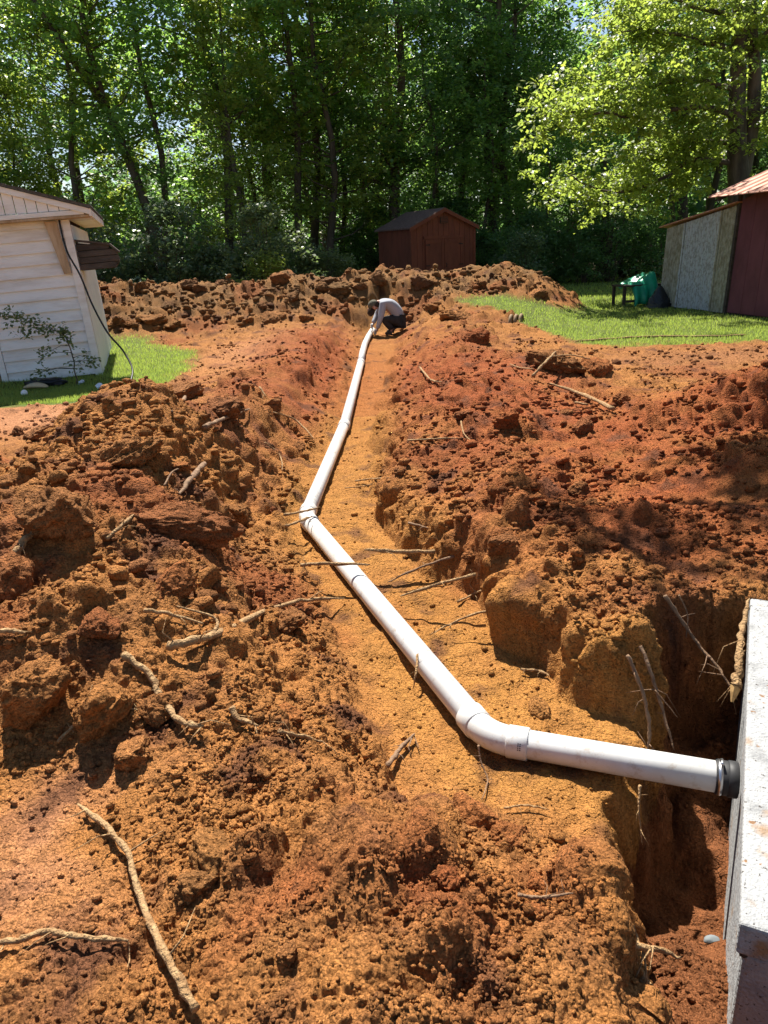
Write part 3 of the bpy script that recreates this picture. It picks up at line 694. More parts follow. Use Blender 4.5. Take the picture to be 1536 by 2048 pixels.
# ------------------------------------------------------------------ roots and sticks.  point: (u,v) on the soil, (u,v,z) at height z, (u,v,None,y) at distance y
def rpoint(p, rad):
    if len(p) == 2: return hit(p[0], p[1], rad*1.0+0.018, True)
    if len(p) == 3: return atz(*p)
    return aty(p[0], p[1], p[3])
def smooth_path(P, n, jit, rs):
    out = []
    for i in range(len(P)-1):
        p0 = P[max(i-1, 0)]; p1 = P[i]; p2 = P[i+1]; p3 = P[min(i+2, len(P)-1)]
        for k in range(n):
            t = k/n
            out.append(0.5*((2*p1)+(p2-p0)*t+(2*p0-5*p1+4*p2-p3)*t*t+(3*p1-p0-3*p2+p3)*t**3)+Vector((rs.uniform(-jit, jit), rs.uniform(-jit, jit), rs.uniform(-jit, jit))))
    out.append(P[-1]); return out
def root(pts, r_a, r_b, label, name='root', mat='root_bark', branches=(), group=None, cat='root', tip=None):
    rs = random.Random(len(label)*7+int(pts[0][0])); P = [rpoint(p, max(r_a, r_b)) for p in pts]
    o0 = P[0].copy(); top = empty(name, o0)
    n = 6; S_ = smooth_path(P, n, max(r_a, r_b)*0.30, rs); L = len(S_)
    rad = [(r_a+(r_b-r_a)*i/(L-1))*(1+0.14*math.sin(i*1.9)+rs.uniform(-0.15, 0.15))*(min(1, 0.35+(L-1-i)*0.22) if r_b <= r_a else min(1, 0.4+i*0.2)) for i in range(L)]
    m = MB(); m.tube([p-o0 for p in S_], rad, 8); stem = m.build('stem', mat, top, True)
    for k in range(max(2, L//4)):              # little side rootlets
        i = rs.randrange(1, L-1); a = S_[i]-o0; d = Vector((rs.uniform(-1, 1), rs.uniform(-1, 1), rs.uniform(-0.7, 0.7))).normalized(); ln = rs.uniform(3, 13)*min(max(r_a, r_b), 0.012)+0.015; r_k = min(max(r_a, r_b), 0.012)
        m = MB(); m.tube([a, a+d*ln*0.4+Vector((rs.uniform(-.2, .2)*ln, rs.uniform(-.2, .2)*ln, 0)), a+d*ln+Vector((0, 0, -ln*0.3))], [r_k*0.30, r_k*0.2, r_k*0.06], 5); m.build('rootlet', mat, stem, True)
    for (bp, ra, rb) in branches:
        B = [rpoint(p, ra) for p in bp]; B = smooth_path(B, 5, ra*0.25, rs)
        m = MB(); m.tube([p-o0 for p in B], [ra+(rb-ra)*i/(len(B)-1) for i in range(len(B))], 7); m.build('branch', mat, top, True)
    if tip:
        d = (S_[-1]-S_[-3]).normalized(); e = S_[-1]-o0; m = MB()
        m.tube([e, e+d*tip*0.4, e+d*tip], [r_b*1.02, r_b*0.8, r_b*0.25], 6); m.build('split_end', 'split_wood', top)
    tag(top, label, cat, group); return top
ROOTS = [
    ([(335, 1310), (420, 1290), (520, 1245), (600, 1220), (690, 1210)], 0.020, 0.008, 'long thick pale branch lying at the trench edge under the middle of the heap', [([(375, 1305), (430, 1275), (430, 1250), (355, 1225)], 0.010, 0.004)]),
    ([(250, 1328), (300, 1365), (330, 1420), (365, 1460), (410, 1470)], 0.014, 0.010, 'curved pale root bending down the heap below the thick branch', []),
    ([(160, 1625), (215, 1670), (258, 1725), (290, 1830), (330, 1920), (395, 2040)], 0.0085, 0.011, 'long yellow root curving over the smooth foreground track', []),
    ([(-20, 1905), (40, 1895), (100, 1880), (160, 1895), (262, 1908)], 0.008, 0.008, 'straight pale root with a bent end across the smooth track', [([(262, 1908), (262, 1930), (258, 1950)], 0.0025, 0.0012)]),
    ([(120, 1500), (170, 1450), (240, 1430), (290, 1440)], 0.006, 0.003, 'thin forked twig leaning on the ochre clay blocks', [([(190, 1442), (185, 1400), (188, 1380)], 0.003, 0.0012), ([(150, 1475), (135, 1455)], 0.0025, 0.001)]),
    ([(600, 1130, -0.13), (660, 1127, -0.12), (740, 1129, -0.12)], 0.012, 0.010, 'pale root crossing just above the pipe between the elbows', []),
    ([(568, 1030, -0.06), (610, 1022, -0.1), (640, 1014, -0.12)], 0.010, 0.006, 'upper of two short roots lying across the far elbow', []),
    ([(572, 1052, -0.08), (600, 1042, -0.1), (624, 1032, -0.12)], 0.011, 0.007, 'lower of two short roots lying across the far elbow', []),
    ([(728, 1098, -0.10), (790, 1103, -0.12), (870, 1103, -0.14)], 0.012, 0.014, 'thick root end sticking out of the trench wall toward the pipe', []),
    ([(775, 1165, -0.24), (840, 1135, -0.19), (912, 1112, -0.15)], 0.006, 0.009, 'thin dark root slanting from the trench wall to the floor', []),
    ([(800, 1192, -0.20), (870, 1170, -0.14), (952, 1149, -0.08)], 0.009, 0.011, 'straight pale root poking out of the wall over the trench floor', []),
    ([(860, 1270, -0.28), (930, 1235, -0.20), (1010, 1215, -0.12), (1060, 1222, -0.10)], 0.005, 0.009, 'long thin root arching out of the trench wall above the near pipe', [([(985, 1218, -0.14), (1010, 1232, -0.16), (1038, 1238, -0.14)], 0.004, 0.002)]),
    ([(915, 1212), (955, 1198), (995, 1188)], 0.007, 0.005, 'short root spray at the foot of the trench wall', [([(955, 1198), (940, 1180), (948, 1165)], 0.003, 0.002)]),
    ([(710, 970), (745, 964), (780, 963)], 0.008, 0.007, 'pair of short pale roots at the start of the trench wall', [([(690, 982), (720, 979), (745, 974)], 0.005, 0.004)]),
    ([(818, 1063), (860, 1067)], 0.008, 0.006, 'stubby pale root in the shaded trench wall', []),
    ([(1042, 1350), (1075, 1350), (1098, 1362)], 0.007, 0.006, 'stubby pale root at the foot of the wall over the near elbow', []),
    ([(1020, 1272), (1045, 1270)], 0.009, 0.007, 'broken root stub in the trench wall', []),
    ([(835, 1310, -0.2), (832, 1345, -0.22), (826, 1380, -0.3)], 0.006, 0.004, 'small twig standing against the near pipe', []),
    ([(957, 1490, -0.22), (962, 1525, -0.27), (975, 1560, -0.31), (963, 1600, -0.31)], 0.004, 0.003, 'thin dark rootlet hanging under the near elbow', []),
    ([(775, 1548), (800, 1515), (830, 1480)], 0.012, 0.008, 'stubby pale root by the dark pocket left of the near elbow', [([(828, 1482), (838, 1505)], 0.003, 0.0015)]),
    ([(1008, 1627), (1050, 1622), (1098, 1630)], 0.0045, 0.003, 'thin pale root on the yellow trench floor below the elbow', []),
    ([(1120, 1918, 0.0), (1175, 1900, 0.03), (1240, 1890, 0.02), (1300, 1895, -0.03), (1362, 1914, -0.06)], 0.013, 0.006, 'thick pale root reaching out over the pit corner', [([(1278, 1892, -0.02), (1265, 1850, 0.0), (1225, 1800, 0.02)], 0.0045, 0.002)]),
    ([(1180, 1990, -0.05), (1215, 1942, -0.05), (1260, 1918, -0.05)], 0.007, 0.006, 'short crooked root under the thick one at the pit corner', []),
    ([(1285, 1938, -0.10), (1290, 1985, -0.10), (1312, 2060, -0.08)], 0.010, 0.011, 'upright pale root stub rising from the pit edge', []),
    ([(1155, 2022, 0.0), (1200, 2015, -0.02), (1255, 2018, -0.04)], 0.007, 0.006, 'short root below the crooked one at the pit edge', [([(1232, 2012, -0.03), (1242, 1985, -0.01)], 0.004, 0.002)]),
    ([(1035, 1806), (1080, 1812), (1145, 1812)], 0.005, 0.004, 'thin root over a dark hollow in the foreground mound', []),
    ([(410, 868), (450, 848), (500, 828)], 0.020, 0.014, 'pale root sticking out of the dark lumps behind the left heap', []),
    ([(345, 840), (372, 800), (388, 776)], 0.018, 0.024, 'brown stick leaning on the dark turf lump on the left heap', []),
    ([(20, 1145), (45, 1110), (75, 1080)], 0.022, 0.014, 'grey slanting branch below the upright clay block', []),
    ([(362, 1010), (385, 970), (410, 938)], 0.014, 0.020, 'brown root stump standing on the left heap', [([(330, 980), (345, 960), (360, 945)], 0.006, 0.005)]),
    ([(215, 1090), (250, 1060), (270, 1040)], 0.010, 0.008, 'thin stick leaning on the long clay slab', []),
    ([(-10, 1285), (25, 1278), (55, 1280)], 0.012, 0.008, 'pale root end lying on the lower left heap', []),
    ([(290, 1235), (350, 1245), (410, 1262)], 0.009, 0.006, 'pale root half buried above the long branch', []),
    ([(1065, 752, 0.25), (1090, 725, 0.36), (1112, 703, 0.40)], 0.016, 0.016, 'forked grey branch over the slab of turf', [([(1100, 714, 0.38), (1140, 710, 0.36), (1180, 718, 0.3)], 0.009, 0.006), ([(1065, 738, 0.3), (1040, 735, 0.28), (1020, 728, 0.25)], 0.009, 0.005)]),
    ([(1100, 775), (1160, 800), (1226, 826)], 0.016, 0.022, 'grey log lying on the orange slope below the forked branch', [([(1150, 812), (1175, 816)], 0.014, 0.010)]),
    ([(840, 742), (862, 765), (885, 770)], 0.012, 0.010, 'small pale stick on the right bank near the far pipe', []),
    ([(815, 888), (870, 884), (928, 884)], 0.008, 0.006, 'thin root lying across the crest of the right bank', [([(922, 855), (928, 875), (945, 890)], 0.007, 0.005)]),
    ([(540, 830), (590, 845), (630, 885)], 0.010, 0.007, 'thin root on the left bank beside the far pipe', []),
    ([(530, 895), (560, 915), (566, 950)], 0.008, 0.005, 'bent rootlet on the left bank near the far elbow', []),
    ([(520, 780), (532, 800)], 0.012, 0.008, 'tiny pale stick on the red left bank', []),
    ([(560, 1480), (600, 1485), (650, 1498)], 0.009, 0.006, 'half buried pale root in the middle foreground', []),
    ([(465, 1430), (480, 1452), (520, 1470)], 0.012, 0.007, 'buried root surfacing beside the foreground clods', []),
    ([(1330, 1190, None, 3.05), (1360, 1235, None, 3.02), (1400, 1295, None, 2.95), (1440, 1340, None, 2.85), (1475, 1400, None, 2.75)], 0.010, 0.005, 'long dark root hanging diagonally across the shaded pit', [([(1358, 1190, None, 3.0), (1375, 1230, None, 3.0), (1372, 1275, None, 2.98)], 0.004, 0.002)]),
    ([(1262, 1235, None, 2.98), (1290, 1265, None, 2.95), (1318, 1280, None, 2.93)], 0.005, 0.003, 'short root at the top corner of the pit wall', []),
    ([(1280, 1290, None, 2.75), (1300, 1340, None, 2.68), (1325, 1420, None, 2.60), (1348, 1500, None, 2.5)], 0.009, 0.005, 'dark root trailing down into the pit by the wall corner', [([(1310, 1380, None, 2.63), (1335, 1410, None, 2.6), (1355, 1435, None, 2.58)], 0.003, 0.0015)]),
    ([(1255, 1310, None, 2.62), (1285, 1385, None, 2.56), (1298, 1450, None, 2.5), (1296, 1500, None, 2.45)], 0.008, 0.007, 'brown root running down the end of the trench wall', []),
    ([(1280, 1570, None, 2.1), (1278, 1620, None, 2.05), (1285, 1690, None, 2.0)], 0.005, 0.002, 'thin rootlet dangling in the pit under the pipe', []),
    ([(1497, 1195, 0.03), (1490, 1235, None, 3.0), (1480, 1290, None, 2.85), (1478, 1340, None, 2.75), (1472, 1372, None, 2.7)], 0.008, 0.022, 'stout snapped root wedged against the tank lid', []),
]
for i, rt in enumerate(ROOTS):
    dark = any(w in rt[3] for w in ('dark', 'brown', 'shaded'))  # roots in shaded spots take the dark bark too, shade put into colour
    root(rt[0], rt[1], rt[2], rt[3], mat='root_dark' if dark else 'root_bark', branches=rt[4],
         name='fallen_branch' if ('branch' in rt[3] or 'log' in rt[3] or 'stick' in rt[3]) else 'twig' if 'twig' in rt[3] else 'root', cat='branch' if ('branch' in rt[3] or 'log' in rt[3] or 'stick' in rt[3]) else 'twig' if 'twig' in rt[3] else 'root',
         tip=0.07 if 'snapped' in rt[3] else None)
# ribbed hose half buried by the lawn
rh = hit(1035, 640, -0.05); rb = tag(empty('ribbed_hose', rh), 'half buried ribbed tan hose at the edge of the right lawn', 'hose')
for k in range(3):
    m = MB(); a = Vector((-0.12+0.10*k, 0.02*k, -0.02)); pts = [a+Vector((0.05*math.cos(q), 0.13*math.cos(q), 0.15*math.sin(q))) for q in [math.pi*i/10 for i in range(11)]]
    m.tube(pts, 0.034, 7); m.build('rib', 'ribbed_tan', rb, True)

# ------------------------------------------------------------------ left white outbuilding (leaning)
LBC = Vector((-4.19, 11.18, 0.0))
lb = tag(empty('white_outbuilding', LBC, (0, R(-2.6), R(16.5))), 'leaning white clapboard outbuilding with a gable roof and a front soffit coloured tan for shade', 'building')
WL, WZ, DEP = 3.0, 2.12, 3.6
m = MB(); m.box(-WL, -0.02, 0.04, DEP, 0.0, WZ+0.1); m.build('wall_core', 'dark_wood', lb)
ex = 0.158; nb = 14; rs = random.Random(3)
for i in range(nb):                       # lapped boards of the front
    z0 = 0.03+i*ex; x0 = -WL if z0 > 0.98 else -1.21; tb = rs.uniform(-0.004, 0.004)
    pts = [(x0, 0.03, z0), (x0, -0.016, z0), (x0, 0.022, z0+ex+0.012), (x0, 0.034, z0+ex+0.012)]
    MB().prism(pts, (-0.03-x0, 0, tb)).build('siding_board', 'white_paint', lb)
for (x0, x1, z0, z1, nm, mt) in ((-1.30, -1.215, 0.0, 1.0, 'door_trim', 'white_paint'), (-1.30, -3.0, 0.995, 1.06, 'door_trim', 'white_paint')):
    m = MB(); m.box(min(x0, x1), max(x0, x1), -0.022, 0.03, z0, z1); m.build(nm, mt, lb, bevel=0.004)
for k in range(4):
    m = MB(); m.box(-1.31-0.17*(k+1), -1.315-0.17*k, 0.0, 0.03, 0.16, 0.99); m.build('door_plank', 'old_wood', lb, bevel=0.004)
m = MB(); m.box(-3.0, -1.31, -0.01, 0.03, 0.0, 0.155); m.build('door_sill', 'old_wood', lb, bevel=0.004)
m = MB(); m.box(-0.03, 0.075, -0.034, 0.04, -0.02, WZ+0.05); m.build('corner_board', 'white_paint', lb, bevel=0.004)
MB().prism([(-0.25, -0.075, WZ+0.04), (-0.09, -0.075, WZ+0.04), (-0.04, -0.075, 1.46), (-0.14, -0.075, 1.46)], (0, 0.055, 0)).build('bracket_board', 'old_wood', lb, bevel=0.004)
# right side: pale corrugated sheeting
def corr(mb, p0, ex_, ez, n, amp, pitch, width, height_fn, seg=6):
    """corrugated sheet: runs along ex_, corrugations along ez; height_fn(t)-> (z0,z1)"""
    ey = Vector(ex_).cross(Vector(ez)); V = []; F = []; k = int(width/pitch*seg)
    for i in range(k+1):
        t = width*i/k; off = amp*math.sin(2*math.pi*t/pitch); a, b = height_fn(t)
        base = Vector(p0)+Vector(ex_)*t+ey*off
        V += [base+Vector(ez)*a, base+Vector(ez)*b]
    F = [(2*i, 2*i+2, 2*i+3, 2*i+1) for i in range(k)]
    return mb.add(V, F)
for k in range(5):
    corr(MB(), (0.078+0.004*(k % 2), 0.05+k*0.70, 0), (0, 1, 0), (0, 0, 1), 0, 0.013, 0.085, 0.72, lambda t: (0.02, WZ-0.02)).build('side_sheet', 'pale_siding', lb, True)
# soffit, beam, gable boards, rake, roof
m = MB(); m.box(-WL, 0.36, -0.24, 0.05, WZ+0.055, WZ+0.085); m.build('soffit', 'old_wood', lb)  # tan-brown wood colour stands in for the shade under the gable
m = MB(); m.box(0.05, 0.36, 0.055, DEP+0.1, WZ+0.055, WZ+0.085); m.build('soffit', 'white_paint', lb)
m = MB(); m.box(-WL, 0.30, -0.245, -0.20, WZ+0.09, WZ+0.15); m.build('fascia_beam', 'white_paint', lb, bevel=0.004)
SL = 0.33
def rz(x): return WZ+0.17+(0.36-x)*SL
k = 0; x = 0.26
while x > -WL:
    x0 = x-0.128
    MB().prism([(x0, -0.225, WZ+0.155), (x, -0.225, WZ+0.155), (x, -0.225, rz(x)-0.03), (x0, -0.225, rz(x0)-0.03)], (0, 0.02, 0)).build('gable_board', 'white_paint', lb, bevel=0.003); x -= 0.136
MB().prism([(0.37, -0.275, rz(0.37)-0.085), (0.37, -0.275, rz(0.37)-0.005), (-WL, -0.275, rz(-WL)-0.005), (-WL, -0.275, rz(-WL)-0.085)], (0, 0.045, 0)).build('rake_board', 'white_paint', lb, bevel=0.004)
rf = MB().prism([(0.40, -0.31, rz(0.40)), (0.40, -0.31, rz(0.40)+0.03), (-WL, -0.31, rz(-WL)+0.03), (-WL, -0.31, rz(-WL))], (0, DEP+0.5, 0)).build('roof', 'shingle', lb)
for i in range(9):
    xa = 0.41-i*0.2
    MB().prism([(xa, -0.315, rz(xa)+0.031), (xa, -0.315, rz(xa)+0.043), (xa-0.215, -0.315, rz(xa-0.215)+0.036), (xa-0.215, -0.315, rz(xa-0.215)+0.031)], (0, DEP+0.51, 0)).build('shingle_course', 'shingle', rf)
m = MB(); m.box(0.365, 0.395, -0.27, DEP+0.15, WZ+0.06, WZ+0.155); m.build('eave_fascia', 'white_paint', lb)
# weathered slatted hood fixed to the side wall
hood = MB().prism([(0.09, 0.06, 1.48), (0.56, 0.06, 1.48), (0.63, 0.06, 1.56), (0.62, 0.06, 1.68), (0.52, 0.06, 1.78), (0.09, 0.06, 1.86)], (0, 0.5, 0)).build('window_hood', 'dark_wood', lb)
for i in range(4):
    z0 = 1.485+i*0.088; xe = (0.58, 0.635, 0.625, 0.52)[i]
    MB().prism([(0.085, 0.035, z0), (xe, 0.035, z0), (xe+0.01, 0.035, z0+0.04), (xe-0.01, 0.035, z0+0.08), (0.085, 0.035, z0+0.08)], (0, 0.022, 0)).build('hood_slat', 'grey_wood', hood, bevel=0.004)
MB().prism([(0.085, 0.0, 1.88), (0.53, 0.0, 1.795), (0.645, 0.0, 1.68), (0.655, 0.0, 1.70), (0.54, 0.0, 1.82), (0.085, 0.0, 1.905)], (0, 0.58, 0)).build('hood_roof', 'grey_wood', hood)
# black cable from the corner down to the grass
cp = [(118, 440, None, 11.02), (133, 500, None, 10.95), (160, 550, None, 10.9), (185, 610, None, 10.75), (215, 665, None, 10.6), (245, 700, None, 10.5), (264, 735, None, 10.3), (262, 760, None, 10.05), (250, 775, 0.015)]
P = smooth_path([rpoint(p, 0.01) for p in cp], 6, 0.0, random.Random(1)); m = MB(); m.tube(P, 0.013, 8)
tag(m.build('black_cable', 'cable_black', None, True), 'black cable hanging from the white outbuilding corner down into the grass', 'cable')
# litter at the foot of the wall
def at_lb(x, y, z): return lb.matrix_basis @ Vector((x, y, z))
def place(o, p, z=None): o.location = Vector((p.x, p.y, (H1(p.x, p.y)+(z or 0)))); return o
g = atz(75, 775, 0.03)
V = SPH2[0]*np.array([0.17, 0.09, 0.035]); V[:, 2] += 0.03*np.cos(V[:, 0]*9)
tag(place(link('tan_board_scrap', np_mesh('tan_board_scrap', V, SPH2[1]), 'tan_board'), atz(72, 776, 0.03), 0.045), 'curled tan scrap of board lying in front of the white wall', 'board')
V = SPH2[0]*np.array([0.26, 0.10, 0.06])*(1+0.5*noise3(SPH2[0], 2, 9))[:, None]
tag(place(link('black_sheet', np_mesh('black_sheet', V, SPH2[1]), 'black_plastic'), atz(92, 764, 0.05), 0.06), 'crumpled black plastic sheet against the foot of the white wall', 'plastic sheet')
tag(place(link('white_ball', np_mesh('white_ball', SPH2[0]*0.042*(1+0.04*noise3(SPH2[0], 3, 3))[:, None], SPH2[1]), 'white_paint'), atz(49, 788, 0.03), 0.035), 'small white ball on the ground before the white wall', 'ball')
for (u, v, sx, lb_) in ((162, 764, 0.07, 'pale blue paper scrap leaning by the wall corner'), (200, 775, 0.09, 'white paper scrap on the grass under the hanging cable')):
    m = MB(); n = 5
    Vp = [(sx*(i/n-0.5)*2, 0.5*sx*(j/3-0.5)*2, 0.02*math.sin(i*1.3+j)) for j in range(4) for i in range(n+1)]
    m.add(Vp, [(j*(n+1)+i, j*(n+1)+i+1, (j+1)*(n+1)+i+1, (j+1)*(n+1)+i) for j in range(3) for i in range(n)])
    o = m.build('paper_scrap', 'paper'); sm = o.modifiers.new('s', 'SOLIDIFY'); sm.thickness = 0.003; place(o, atz(u, v, 0.03), 0.035); o.rotation_euler = (0.3, 0.1, u); tag(o, lb_, 'paper')

# ------------------------------------------------------------------ dark red shed
sd_ang = math.atan2(0.40, 0.94)
SH = Vector((1.31, 26.0, 0.0))
shed = tag(empty('garden_shed', SH, (0, 0, sd_ang)), 'small dark red wooden shed with double doors behind the spoil berm', 'shed')
SW, SDp, SE, SPk = 2.42, 2.75, 2.12, 2.66
m = MB(); m.box(0.03, SW-0.03, 0.03, SDp-0.03, 0, SE); m.prism([(0.03, 0.03, SE), (SW-0.03, 0.03, SE), (SW/2, 0.03, SPk-0.05)], (0, SDp-0.06, 0)); m.build('wall_core', 'red_brown', shed)
def shz(x): return SE+0.02+(SPk-SE)*(1-abs(x-SW/2)/(SW/2))
n = 12
for i in range(n):
    x0 = SW*i/n+0.005; x1 = SW*(i+1)/n-0.005
    pts = [(x0, 0.0, 0.05), (x1, 0.0, 0.05), (x1, 0.0, shz(x1)-0.04)] + ([(SW/2, 0, SPk-0.03)] if x0 < SW/2 < x1 else []) + [(x0, 0.0, shz(x0)-0.04)]
    MB().prism(pts, (0, 0.028, 0)).build('siding_plank', 'red_brown', shed)
for i in range(13):
    y0 = 0.03+(SDp-0.05)*i/13+0.005; y1 = 0.03+(SDp-0.05)*(i+1)/13-0.005
    m = MB(); m.box(0.0, 0.028, y0, y1, 0.05, SE-0.03); m.build('siding_plank', 'red_brown', shed)
for x in (-0.012, SW-0.075):
    m = MB(); m.box(x, x+0.087, -0.022, -0.002, 0.03, SE); m.build('corner_trim', 'red_trim', shed)
m = MB(); m.box(-0.022, -0.002, -0.02, 0.08, 0.03, SE-0.03); m.build('corner_trim', 'red_trim', shed)
for s_ in (0, 1):
    xs = (0, SW) [s_]; a = (xs+(-0.10 if s_ == 0 else 0.10), -0.10, shz(xs)-0.05); b = (SW/2, -0.10, SPk+0.02)
    MB().prism([a, b, (b[0], b[1], b[2]+0.05), (a[0], a[1], a[2]+0.05)] if s_ == 0 else [b, a, (a[0], a[1], a[2]+0.05), (b[0], b[1], b[2]+0.05)], (0, SDp+0.2, 0)).build('roof_slope', 'brown_shingle', shed)
    MB().prism([(a[0], -0.128, a[2]-0.085), (b[0], -0.128, b[2]-0.085), (b[0], -0.128, b[2]+0.03), (a[0], -0.128, a[2]+0.03)], (0, 0.024, 0)).build('rake_trim', 'red_trim', shed)
v_ = MB(); v_.box(SW/2-0.14, SW/2+0.14, -0.03, -0.002, SPk-0.42, SPk-0.22); vent = v_.build('gable_vent', 'iron', shed)
for k in range(4):
    m = MB(); m.box(SW/2-0.12, SW/2+0.12, -0.042, -0.031, SPk-0.40+k*0.045, SPk-0.375+k*0.045); m.build('louvre', 'red_trim', vent)
for s_ in (0, 1):
    x0, x1 = (0.50, 1.20) if s_ == 0 else (1.215, 1.92)
    m = MB(); m.box(x0+0.02, x1-0.02, -0.030, -0.004, 0.08, 1.72); door = m.build('door', 'red_brown', shed)
    for (a, b, c, d) in ((x0, x0+0.09, 0.07, 1.75), (x1-0.09, x1, 0.07, 1.75), (x0+0.095, x1-0.095, 1.62, 1.75), (x0+0.095, x1-0.095, 0.78, 0.87), (x0+0.095, x1-0.095, 0.07, 0.17)):
        m = MB(); m.box(a, b, -0.050, -0.031, c, d); m.build('door_rail', 'red_trim', door)
    hx = x0 if s_ == 0 else x1
    for hz in (0.35, 0.92, 1.58):
        m = MB(); w = 0.16 if s_ == 0 else -0.16; m.box(min(hx, hx+w), max(hx, hx+w), -0.060, -0.051, hz-0.015, hz+0.015); m.build('hinge', 'iron', door)
    if s_ == 1:
        m = MB(); m.tube([(x0+0.05, -0.052, 0.86), (x0+0.05, -0.085, 0.86), (x0+0.05, -0.085, 0.98), (x0+0.05, -0.052, 0.98)], 0.010, 6); m.build('handle', 'iron', door, True)
m = MB(); m.box(0.44, 1.98, -0.045, -0.002, 1.765, 1.86); m.build('door_header', 'red_trim', shed)

# ------------------------------------------------------------------ right barn: corrugated lean-to, maroon wall, rusty roof
e1v = Vector((0.195, -0.98, 0)).normalized(); ang = math.atan2(-e1v.x, e1v.y)       # local +Y = -e1? keep local X inward, Y away
BC = Vector((7.22, 15.72, 0.0))
bang = math.atan2(0.195, 0.98)                                                      # local X = (0.98,0.195), local Y = (-0.195,0.98)
barn = tag(empty('barn', BC, (0, R(2.0), bang)), 'old barn with a maroon wall, a corrugated metal lean-to and a rusty metal roof', 'barn')
LT = 2.42
m = MB(); m.prism([(0.06, 0.0, 0), (0.06, LT-0.04, 0), (0.06, LT-0.04, 1.68), (0.06, 0.0, 2.06)], (2.6, 0, 0)); m.build('lean_to_core', 'dark_wood', barn)
sheets = [(0.0, 0.50, 'galv_rust'), (0.46, 0.66, 'galvanised'), (1.08, 0.66, 'galvanised'), (1.70, 0.72, 'galv_rust')]
for k, (t0, w, mt) in enumerate(sheets):
    corr(MB(), (0.0-0.010*(k % 2), t0, 0), (0, 1, 0), (0, 0, 1), 0, 0.026, 0.085, w, lambda t, t0=t0: (0.02+0.01*(k % 2), 2.09-(t+t0)*0.155), 7).build('corrugated_sheet', mt, barn, True)
MB().prism([(-0.12, -0.10, 2.13), (-0.12, LT+0.16, 1.74), (-0.12, LT+0.16, 1.765), (-0.12, -0.10, 2.155)], (2.9, 0, 0)).build('lean_to_roof', 'rust_roof', barn)
m = MB(); m.box(-0.03, 0.05, -0.075, -0.005, 0, 2.3); m.build('corner_post', 'dark_wood', barn)
m = MB(); m.box(0.06, 4.0, -7, -0.08, 0, 2.32); m.build('wall_core', 'dark_wood', barn)
for k in range(14):
    m = MB(); y1 = -0.085-k*0.42; m.box(0.012, 0.05, y1-0.412, y1, 0.04, 2.30); m.build('wall_board', 'maroon', barn, bevel=0.003)
RS = 0.40
def rfz(x): return 2.24+(x+0.42)*RS
roof = MB().prism([(-0.42, 0.42, rfz(-0.42)), (3.0, 0.42, rfz(3.0)), (3.0, 0.42, rfz(3.0)+0.015), (-0.42, 0.42, rfz(-0.42)+0.015)], (0, -7.2, 0)).build('roof', 'rust_roof', barn)
for k in range(24):
    y = 0.40-k*0.30
    MB().prism([(-0.43, y, rfz(-0.43)+0.016), (-0.43, y-0.03, rfz(-0.43)+0.038), (-0.43, y-0.06, rfz(-0.43)+0.016)], (3.43, 0, 3.43*RS)).build('roof_rib', 'rust_roof', roof)
for k in range(8):
    y = 0.2-k*0.8
    MB().prism([(-0.36, y, rfz(-0.36)-0.10), (3.0, y, rfz(3.0)-0.10), (3.0, y, rfz(3.0)-0.01), (-0.36, y, rfz(-0.36)-0.01)], (0, -0.05, 0)).build('rafter', 'dark_wood', roof)
# junk by the lean-to
def bl(x, y, z): return Vector((BC.x+x*math.cos(bang)-y*math.sin(bang), BC.y+x*math.sin(bang)+y*math.cos(bang), z))
jt = bl(-0.05, LT+0.55, 0)
tb = tag(empty('wooden_table', jt, (0, 0, bang)), 'low dark wooden table frame beside the lean-to, half under a green tarp', 'table')
m = MB(); m.box(-0.75, 0.25, -0.3, 0.3, 0.46, 0.50); m.build('table_top', 'dark_wood', tb)
for (a, b) in ((-0.72, -0.27), (-0.72, 0.24), (0.18, -0.27), (0.18, 0.24)):
    m = MB(); m.box(a, a+0.06, b, b+0.06, -0.03, 0.46); m.build('leg', 'dark_wood', tb)
m = MB(); m.box(-0.72, 0.22, -0.285, -0.265, 0.10, 0.16); m.build('stretcher', 'dark_wood', tb)
def lumpy(name, mat, c, sc, seed, label, cat, folds=0.3):
    V = SPH4[0]*np.array(sc); n_ = noise3(SPH4[0], 2.2, seed); V = V*(1+folds*n_+0.25*folds*np.abs(noise3(SPH4[0], 7, seed+3)))[:, None]
    V[:, 2] = np.maximum(V[:, 2], -sc[2]*0.55)
    o = link(name, np_mesh(name, V, SPH4[1]), mat); o.location = c; return tag(o, label, cat)
def tarp():
    n = 26; V = []; F = []
    for i in range(n):
        for j in range(n):
            a = i/(n-1); b = j/(n-1)
            x = -0.52+0.62*a; y = -0.42+0.80*b
            z = 0.53+0.22*a**1.2+0.03*math.sin(7*a+5*b)+0.02*math.sin(13*b-4*a)
            edge = max(0, (0.30-b)/0.30)                  # front edge falls to the ground
            z = z*(1-edge)+0.06*edge; y -= 0.10*math.sin(3.1*edge)+0.04*edge*math.sin(17*a)
            if a < 0.08: z -= 0.10*(1-a/0.08)
            V.append((x, y, z))
    F = [(i*n+j, (i+1)*n+j, (i+1)*n+j+1, i*n+j+1) for i in range(n-1) for j in range(n-1)]
    m = MB(); m.add(V, F); o = m.build('green_tarp', 'green_tarp', None, True); s_ = o.modifiers.new('s', 'SOLIDIFY'); s_.thickness = 0.006
    o.location = jt; o.rotation_euler = (0, 0, bang); tag(o, 'crumpled green tarp thrown over the table end beside the lean-to', 'tarp')
tarp()
bgp = bl(-0.22, LT-0.35, 0.0)
